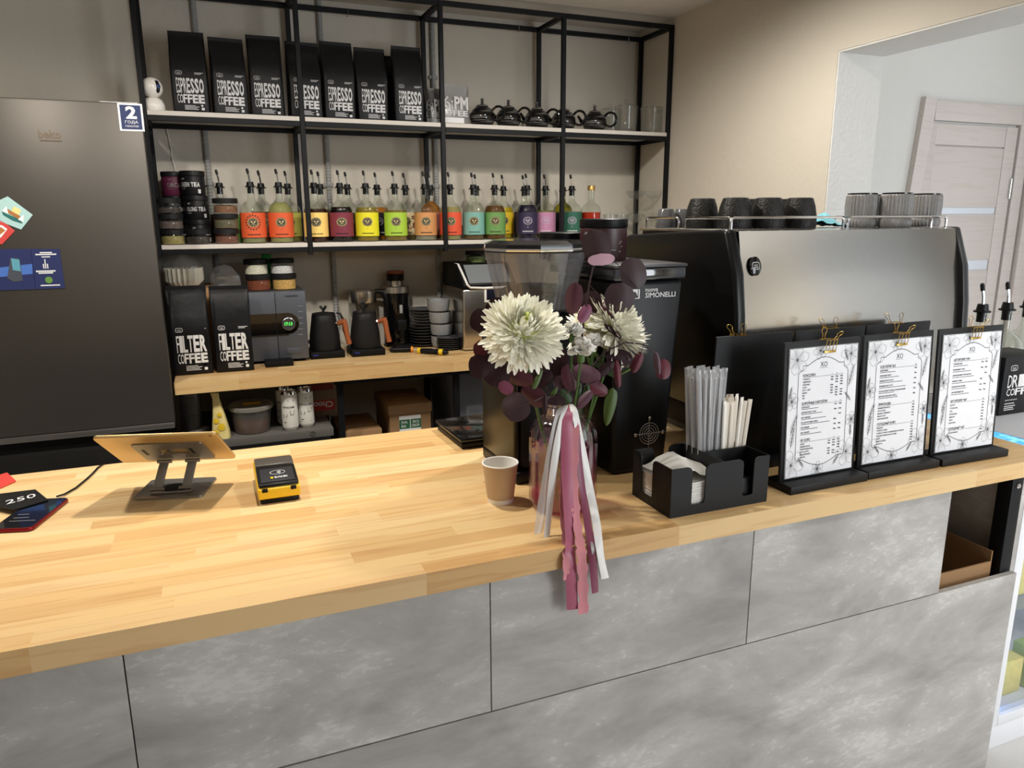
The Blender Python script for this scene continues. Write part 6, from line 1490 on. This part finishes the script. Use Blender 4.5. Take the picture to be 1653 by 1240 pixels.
branch('burgundy eucalyptus branch arching to the right over the caddy', [(925, 650, 1.33), (950, 600, 1.30), (975, 568, 1.28), (1010, 553, 1.27), (1040, 556, 1.26), (1060, 572, 1.26)],
    [(1000, 577, 24, 42, 80, 'D', 0.0), (1028, 585, 15, 34, -20, 'R', 0.0), (1061, 587, 10, 36, 10, 'V', -0.005), (1071, 596, 24, 32, -8, 'R', -0.005), (997, 604, 11, 42, 4, 'R', -0.01), (977, 596, 16, 34, -50, 'D', 0.0)], 1.275)
# green foliage
GL = leaf_mesh('leaf', mat('green_leaf', (74, 96, 40), 0.5, vary=0.2, vscale=4), 0.45); GL2 = leaf_mesh('leaf', mat('green_leaf_dark', (48, 76, 40), 0.5), 0.4)
base = Vector((VX, VY, ZT + 0.03)); t = thing('green_sprig', base, 'green leafy sprig with a large leaf hanging right of the vase neck', 'foliage')
G().tube([Vector((0.004, 0, 0)), at(935, 650, 1.33) - base, at(955, 625, 1.32) - base, at(975, 622, 1.31) - base], 0.0018, 6).build('stem', STEMG, t)
for px, py, w8, h8, ang, me in ((984, 657, 24, 62, 172, GL), (868, 612, 11, 34, -25, GL), (956, 592, 9, 44, 25, GL), (966, 578, 8, 36, 35, GL), (978, 597, 14, 46, 62, GL2), (1012, 598, 7, 40, 120, GL), (948, 624, 9, 40, 12, GL2), (934, 636, 10, 36, -8, GL2), (913, 640, 18, 26, 30, GL2), (895, 633, 9, 18, -30, GL)):
    c = at(px, py, 1.305) - base; sc_ = 1.305 * 1.2 / F_PX; f = (FACE + Vector((0.12 * sin(px), 0, 0.12 * cos(px)))).normalized()
    upv = (Vector((0, 0, 1)) - f * f.z).normalized(); rt = upv.cross(f).normalized() * -1
    a = rad(ang); zax = upv * cos(a) + rt * sin(a); xax = (-f).cross(zax).normalized(); R3 = Matrix((xax, -f, zax)).transposed()
    o = link('leaf', me, t); o.matrix_local = Matrix.Translation(c - zax * h8 * sc_ / 2) @ R3.to_4x4() @ Matrix.Diagonal((w8 * sc_, h8 * sc_, h8 * sc_, 1))

# ------------------------------------------------------------------ paper cup
c = atz(808, 808, ZT)
t = thing('paper_cup', (c.x, c.y, ZT), 'kraft paper cup with a white rim beside the vase', 'cup')
G().lathe([(0.0295, 0.010), (0.0385, 0.086), (0.0375, 0.086), (0.0285, 0.011)], 36).build('sleeve', mat('kraft_paper', (196, 172, 142), 0.75, vary=0.05, vscale=40), t)
G().lathe([(0, 0.003), (0.0275, 0.003), (0.028, 0.0), (0.0285, 0.0), (0.0292, 0.0098), (0.0284, 0.010), (0.0374, 0.088), (0.0366, 0.088), (0.0272, 0.006), (0, 0.006)], 36).build('inner_cup', mat('cup_white', (240, 238, 232), 0.6), t)
G().tube([(0.0388*cos(2*pi*k/36), 0.0388*sin(2*pi*k/36), 0.088) for k in range(36)], 0.0017, 6, closed=True).build('rim', mat('cup_white', (240, 238, 232), 0.6), t)

# ------------------------------------------------------------------ tablet on a folding stand
tc_ = Vector((-0.122, 1.741, 1.062)); ya, ti = -0.266, 0.624
ALU = mat('grey_aluminium', (150, 147, 142), 0.38, 0.9); GOLDT = mat('champagne_gold', (202, 172, 118), 0.36, 0.75)
ux = Vector((cos(ya), sin(ya), 0)); uy = Vector((-sin(ya) * cos(ti), cos(ya) * cos(ti), -sin(ti))); un = ux.cross(uy)
MT4 = Matrix((ux, uy, un)).transposed().to_4x4(); MT4.translation = tc_
def rrect(w9, h9, r9, n=6):
    pts = []
    for cx, cy, a0 in ((w9/2 - r9, h9/2 - r9, 0), (-w9/2 + r9, h9/2 - r9, 90), (-w9/2 + r9, -h9/2 + r9, 180), (w9/2 - r9, -h9/2 + r9, 270)):
        pts += [(cx + r9*cos(rad(a0 + 90*k/n)), cy + r9*sin(rad(a0 + 90*k/n))) for k in range(n + 1)]
    return pts
def slab(poly, z0, z1):
    n = len(poly); return G().add([(x, y, z0) for x, y in poly] + [(x, y, z1) for x, y in poly], [tuple(range(n))[::-1], tuple(range(n, 2*n))] + [(i, (i+1) % n, (i+1) % n + n, i + n) for i in range(n)])
t = thing('tablet', (0, 0, 0), 'gold tablet resting face up on a folding metal stand', 'tablet'); t.matrix_world = MT4
slab(rrect(0.2506, 0.174, 0.010), -0.0035, 0.0035).build('shell', GOLDT, t, smooth=30, bevel=0.0012)
slab(rrect(0.244, 0.168, 0.008), 0.0036, 0.0042).build('screen', GLOSSB, t, smooth=30)
lo = G()
lo.lathe([(0, 0), (0.0085, 0)], 24, axis_scale=(0.95, 1.0)); lo.add([(0.001, 0.010, 0), (0.005, 0.0125, 0), (0.0055, 0.016, 0), (0.002, 0.0135, 0)], [(0, 1, 2, 3)])
lo.build('logo', mat('logo_silver', (196, 188, 176), 0.15, 1.0), t, loc=(0.0, 0.012, -0.0040), rot=(rad(180), 0, 0), smooth=0)
boxpart('lens', t, (0.108, -0.079, -0.0042), (0.114, -0.076, -0.0036), BLACK)
st = thing('tablet_stand', (0, 0, 0), 'grey metal folding tablet stand with two arms and a base plate', 'tablet stand')
bc = Vector((-0.117, 1.780, ZT)); st.location = bc; st.rotation_euler = (0, 0, ya)
slab(rrect(0.150, 0.125, 0.010), 0.0, 0.0045).build('base_plate', ALU, st, smooth=30, bevel=0.001)
slab(rrect(0.062, 0.05, 0.024), 0.0046, 0.0056).build('rubber_pad', MATTE, st, smooth=30)
Li = Matrix.Translation(bc) @ Matrix.Rotation(ya, 4, 'Z'); Li = Li.inverted()
pm = bpy.data.objects.new('top_plate', None)
def plate_with_hole():
    g = G(); out = [(x + 0.010, y + 0.012) for x, y in rrect(0.150, 0.112, 0.010, 6)]; n = len(out); inn = []
    for k in range(n):
        a = math.atan2(out[k][1] - 0.012, out[k][0] - 0.010); inn.append((0.036*cos(a) + 0.010, 0.026*sin(a) - 0.004))
    for z in (-0.0062, -0.0040):
        pass
    vs = [(x, y, -0.0066) for x, y in out] + [(x, y + 0.012, -0.0066) for x, y in inn] + [(x, y, -0.0043) for x, y in out] + [(x, y + 0.012, -0.0043) for x, y in inn]
    fs = []
    for i in range(n):
        j = (i + 1) % n
        fs += [(i, n + i, n + j, j), (2*n + i, 2*n + j, 3*n + j, 3*n + i), (i, j, 2*n + j, 2*n + i), (n + i, 3*n + i, 3*n + j, n + j)]
    return g.add(vs, fs)
o = plate_with_hole().build('top_plate', ALU, st, smooth=30); o.matrix_local = Li @ MT4
for sx in (-1, 1):
    o = boxpart('slot', st, (-0.003, -0.018, -0.0003), (0.003, 0.018, 0.0003), BLACK); o.matrix_local = Li @ MT4 @ Matrix.Translation((0.050 * sx, 0.008, -0.0068)) @ Matrix.Rotation(0.0, 4, 'Z')
def onpl(px, py, off):
    r = ray(px, py); p0 = tc_ + un * off; return CAM + r * ((p0 - CAM).dot(un) / r.dot(un))
def armpts(sx):
    lo_ = Li @ atz(254 if sx < 0 else 301, 790 if sx < 0 else 787, ZT + 0.012)
    hi = Li @ onpl(266 if sx < 0 else 311, 745 if sx < 0 else 743, -0.012)
    return lo_, hi
for sx in (-1, 1):
    lo_, hi = armpts(sx); d = hi - lo_
    L = d.length; z_ = d.normalized(); x_ = Vector((1, 0, 0)); y_ = z_.cross(x_).normalized(); x_ = y_.cross(z_)
    M4 = Matrix((x_, y_, z_)).transposed().to_4x4(); M4.translation = lo_
    o = G().box((-0.010, -0.002, 0), (0.010, 0.002, L)).build('arm', ALU, st, bevel=0.0008); o.matrix_local = M4
    o = G().tube([(-0.016, 0, 0), (0.016, 0, 0)], 0.0042, 10).build('hinge', ALU, st, loc=lo_)
    o = G().tube([(-0.016, 0, 0), (0.016, 0, 0)], 0.0042, 10).build('hinge', ALU, st, loc=hi)
bl_, br_ = armpts(-1)[0], armpts(1)[0]
G().tube([bl_ + Vector((-0.014, 0.004, -0.003)), bl_ + Vector((-0.010, -0.012, -0.0045)), br_ + Vector((0.010, -0.012, -0.0045)), br_ + Vector((0.014, 0.004, -0.003))], 0.0028, 8).build('hinge_bracket', ALU, st)

# ------------------------------------------------------------------ card terminal
tl_ = (Vector((0.053, 1.606, ZT)) + Vector((0.142, 1.604, ZT))) / 2
t = thing('card_terminal', (tl_.x, tl_.y, ZT), 'black and yellow card payment terminal on the bar', 'card terminal', rz=rad(0))
YB2 = mat('terminal_yellow', (236, 190, 24), 0.4); TD = mat('terminal_grey', (44, 44, 47), 0.45)
def wedge(x0, x1, pts): 
    n = len(pts); return G().add([(x0, y, z) for y, z in pts] + [(x1, y, z) for y, z in pts], [tuple(range(n)), tuple(range(n, 2*n))[::-1]] + [(i, i + n, (i+1) % n + n, (i+1) % n) for i in range(n)])
wedge(-0.041, 0.041, [(0.0, 0.0), (0.0, 0.010), (0.17, 0.016), (0.172, 0.0)]).build('underside', BLACK, t, bevel=0.003)
wedge(-0.0445, 0.0445, [(-0.002, 0.0102), (-0.002, 0.034), (0.02, 0.040), (0.172, 0.046), (0.174, 0.0165)]).build('yellow_shell', YB2, t, bevel=0.004, seg=3)
wedge(-0.0425, 0.0425, [(0.001, 0.0365), (0.004, 0.043), (0.095, 0.0545), (0.095, 0.0435), (0.02, 0.0405)]).build('reader_top', BLACK, t, bevel=0.003, seg=2)
wedge(-0.036, 0.036, [(0.012, 0.0446), (0.013, 0.0462), (0.078, 0.0544), (0.079, 0.0528)]).build('contactless_pad', TD, t, bevel=0.0008)
wedge(-0.0420, 0.0420, [(0.1005, 0.0432), (0.101, 0.056), (0.135, 0.060), (0.171, 0.052), (0.171, 0.0462)]).build('printer_cover', mat('terminal_brown', (74, 68, 62), 0.35), t, bevel=0.003, seg=2)
for sx in (-1, 1): boxpart('tab', t, (0.030*sx - 0.006, -0.0035, 0.027), (0.030*sx + 0.006, -0.0015, 0.036), BLACK, 0.001)
g = G()
for k, r9 in enumerate((0.003, 0.006, 0.009)): stroke(g, [(r9*cos(a) - 0.003, r9*sin(a)) for a in [rad(-55 + 18*q) for q in range(7)]], 0.0012)
ov = [(0.016*cos(2*pi*k/24), 0.010*sin(2*pi*k/24)) for k in range(24)]; stroke(g, ov, 0.0010, closed=True)
v, f = fit('БАНК', -0.008, 0.020, -0.028, -0.020, 0.03); g.add(v, f)
o = g.build('lettering', INKW, t, smooth=0); o.matrix_local = Matrix.Translation((0.002, 0.052, 0.0524)) @ Matrix.Rotation(rad(-82.6), 4, 'X')
g = G().prism([(-0.017, -0.021), (-0.011, -0.021), (-0.011, -0.026), (-0.014, -0.030), (-0.017, -0.026)], 0, 0.0002); o = g.build('logo_shield', YB2, t, smooth=0); o.matrix_local = Matrix.Translation((0.002, 0.052, 0.0524)) @ Matrix.Rotation(rad(-82.6), 4, 'X')

# ------------------------------------------------------------------ phone, price card, sachet, cable
pc = Vector((-0.392, 1.722, ZT)); pa = math.atan2(0.163, 0.044) - pi/2
t = thing('smartphone', pc, 'dark smartphone with a red frame lying on the bar at the left', 'phone', rz=pa)
slab(rrect(0.079, 0.165, 0.011), 0.0005, 0.0085).build('red_frame', mat('phone_red', (132, 16, 30), 0.3, 0.6), t, smooth=30, bevel=0.0025)
slab(rrect(0.074, 0.160, 0.009), 0.0086, 0.0092).build('screen', mat('phone_glass', (12, 15, 22), 0.06, coat=0.6), t, smooth=30)
g = G()
for y, w9 in ((-0.045, 0.05), (-0.028, 0.03), (-0.010, 0.022)): g.box((-0.022, y, 0.0093), (-0.022 + w9, y + 0.0015, 0.0094))
g.build('screen_lettering', INKG, t, smooth=0)
pk_ = [atz(px, py, ZT + 0.012) for px, py in ((-14, 816), (22, 823), (78, 807), (57, 790), (0, 797))]
cq = sum(pk_, Vector()) / 5; cq.z = 0
t = thing('price_card', (cq.x, cq.y, ZT + 0.0105), 'black price card with 250 handwritten in white, on the phone', 'price card')
slab([(p.x - cq.x, p.y - cq.y) for p in pk_], 0.0, 0.0016).build('card', mat('chalk_black', (16, 16, 17), 0.5), t, smooth=0)
d0 = atz(58, 800, ZT + 0.012) - atz(12, 812, ZT + 0.012); an = math.atan2(d0.y, d0.x)
g = G(); v, f = fit('250', 0, d0.length * 1.05, 0, 0.026, 0.0); g.add([(p[0] + p[2]*0.25, p[2], 0) for p in v], f)
o = g.build('lettering', INKW, t, smooth=0); q = atz(10, 815, ZT + 0.012); o.location = (q.x - cq.x, q.y - cq.y, 0.0021); o.rotation_euler = (0, 0, an)
t.rotation_euler = (0, 0, 0)
ps = [atz(px, py, ZT + 0.002) for px, py in ((-16, 772), (12, 764), (26, 777), (-8, 792))]; cq = sum(ps, Vector()) / 4
o = slab([(p.x - cq.x, p.y - cq.y) for p in ps], 0.0, 0.004).build('sugar_sachet', mat('red_sachet', (206, 64, 56), 0.5, vary=0.15, vscale=60), loc=(cq.x, cq.y, ZT + 0.0005), smooth=0, bevel=0.0012); tag(o, 'red paper sachet at the far left of the bar', 'sachet')
cp = [atz(px, py, ZT + 0.004) for px, py in ((92, 803), (104, 798), (122, 788), (138, 775), (150, 764), (158, 755), (168, 748))]
cp = [cp[0] + Vector((0, 0, 0.002))] + cp[1:-1] + [Vector((cp[-1].x, YB + 0.004, ZT + 0.003)), Vector((cp[-1].x + 0.01, YB + 0.012, ZT - 0.15))]
tag(G().tube(cp, 0.0022, 6).build('charging_cable', BLACK), 'thin black charging cable running from the phone to the back edge of the bar', 'cable')

def ice_glow():
    m = mat('blue_edge_glow', (90, 190, 250), 0.3, emit=(70, 180, 255), estr=1.0); nt = m.node_tree; pr = nt.nodes['Principled BSDF']
    tc = nt.nodes.new('ShaderNodeTexCoord'); n = nt.nodes.new('ShaderNodeTexVoronoi'); n.inputs['Scale'].default_value = 70; nt.links.new(tc.outputs['Object'], n.inputs['Vector'])
    r = ramp(nt, [(0.0, (236, 250, 255)), (0.35, (120, 205, 250)), (0.7, (40, 130, 200))]); nt.links.new(n.outputs['Distance'], r.inputs[0]); nt.links.new(r.outputs[0], pr.inputs['Emission Color'])
    return m
# ------------------------------------------------------------------ chilled display at the right end of the bar
DX0, DX1, DY0, DY1, DZ = 2.012, 2.72, 1.235, 1.86, 0.945
t = thing('display_fridge', (DX0, DY0, 0), 'white glass-fronted display fridge with blue light at the end of the bar', 'display fridge')
DW, DD = DX1 - DX0, DY1 - DY0; WP = mat('white_frame', (228, 230, 234), 0.35)
boxpart('base', t, (0, 0.002, 0), (DW, DD, 0.075), WP, 0.003); boxpart('side', t, (0, 0.032, 0.0755), (0.02, DD, DZ - 0.031), WP); boxpart('side', t, (DW - 0.02, 0.032, 0.0755), (DW, DD, DZ - 0.031), WP)
boxpart('back', t, (0.0205, DD - 0.02, 0.0755), (DW - 0.0205, DD, DZ - 0.031), mat('light_interior', (196, 214, 232), 0.5)); boxpart('top', t, (0.066, 0, DZ - 0.03), (DW, DD, DZ), mat('pale_grey_top', (196, 198, 204), 0.4), 0.002)
for a, b in (((0, 0, 0.0755), (0.036, 0.03, DZ - 0.031)), ((DW - 0.036, 0, 0.0755), (DW, 0.03, DZ - 0.031)), ((0.0365, 0, 0.0755), (DW - 0.0365, 0.03, 0.11)), ((0.0365, 0, DZ - 0.07), (DW - 0.0365, 0.03, DZ - 0.031))):
    boxpart('door_frame', t, a, b, WP, 0.003)
boxpart('glass_pane', t, (0.037, 0.012, 0.1105), (DW - 0.037, 0.016, DZ - 0.0705), GLASS)
boxpart('shelf', t, (0.022, 0.04, 0.42), (DW - 0.022, DD - 0.03, 0.425), GLASS)
boxpart('inner_light', t, (0.024, 0.045, 0.115), (0.034, 0.06, DZ - 0.08), mat('blue_led_tube', (120, 190, 255), 0.5, emit=(120, 190, 255), estr=9.0))
boxpart('edge_light', t, (0.001, 0.0, DZ - 0.03), (0.065, DD, DZ - 0.002), ice_glow())
pkc = [((206, 90, 130), 'pink'), ((222, 206, 120), 'pale yellow'), ((170, 196, 110), 'light green'), ((226, 222, 214), 'white'), ((210, 150, 80), 'orange')]
for k, (c, nm4) in enumerate(pkc):
    for lv, z in ((0, 0.0758), (1, 0.4255)):
        o = boxpart('food_pack', None, (-0.045, -0.03, 0), (0.045, 0.03, 0.10 + 0.02 * ((k + lv) % 3)), mat('pack_' + nm4.replace(' ', '_'), c, 0.45, vary=0.25, vscale=40), 0.004)
        o.location = (DX0 + 0.10 + 0.12 * k, DY0 + 0.12, z + o.dimensions.z / 2 + 0.0005); tag(o, nm4 + ' food pack in the display fridge, ' + ('on its floor', 'on its glass shelf')[lv], 'pack', 'packs in the display fridge')
# coffee drink carton and syrup bottles on the display
p = atz(1611, 672, DZ)
t = thing('drink_carton', (p.x, p.y, DZ), 'black carton with large white lettering at the right edge, on the display fridge', 'box', rz=rad(0))
boxpart('carton', t, (0, 0, 0), (0.20, 0.13, 0.185), mat('carton_black', (22, 22, 24), 0.45), 0.002)
g = G(); gg = wide('DRINK', 0.022, 0.19, 0.088, 0.128, 1, 2.2, 0.0, 0.045); g.add(gg.v, gg.f); gg = wide('COFFEE', 0.022, 0.19, 0.062, 0.085, 1, 2.2, 0.0, 0.045); g.add(gg.v, gg.f)
badge(g, 0.042, 0.150, 0.030, 0.017)
g.add(*fit('МОЛОТЫЙ ДРИП', 0.02, 0.075, 0.046, 0.051, 0.02))
for z, L in ((0.036, 0.045), (0.028, 0.05), (0.022, 0.042), (0.016, 0.046)): g.box((0.02, 0, z), (0.02 + L, 0.0002, z + 0.0022))
g.build('lettering', INKW, t, loc=(0, -0.0012, 0), smooth=0)
for px, Y, lab in ((1577, 1.70, 'clear syrup bottle with a pourer behind the rightmost menu'), (1617, 1.70, 'clear syrup bottle with a pourer behind the black drink carton'), (1650, 1.72, 'clear syrup bottle with a pourer at the right edge of the picture')):
    q = at(px, 540, Y); t = thing('syrup_bottle', (q.x + 0.01, Y, DZ), lab, 'bottle', 'bottles on the display fridge', rad(-50)); t.scale = (1.22, 1.22, 1.28)
    for nm5, me in (('glass', b_glass), ('syrup', liquid((200, 196, 186), 0.10, 0.6)), ('stopper', stop), ('pour_spout', spout), ('spout_cap', tip)): link(nm5, me, t)
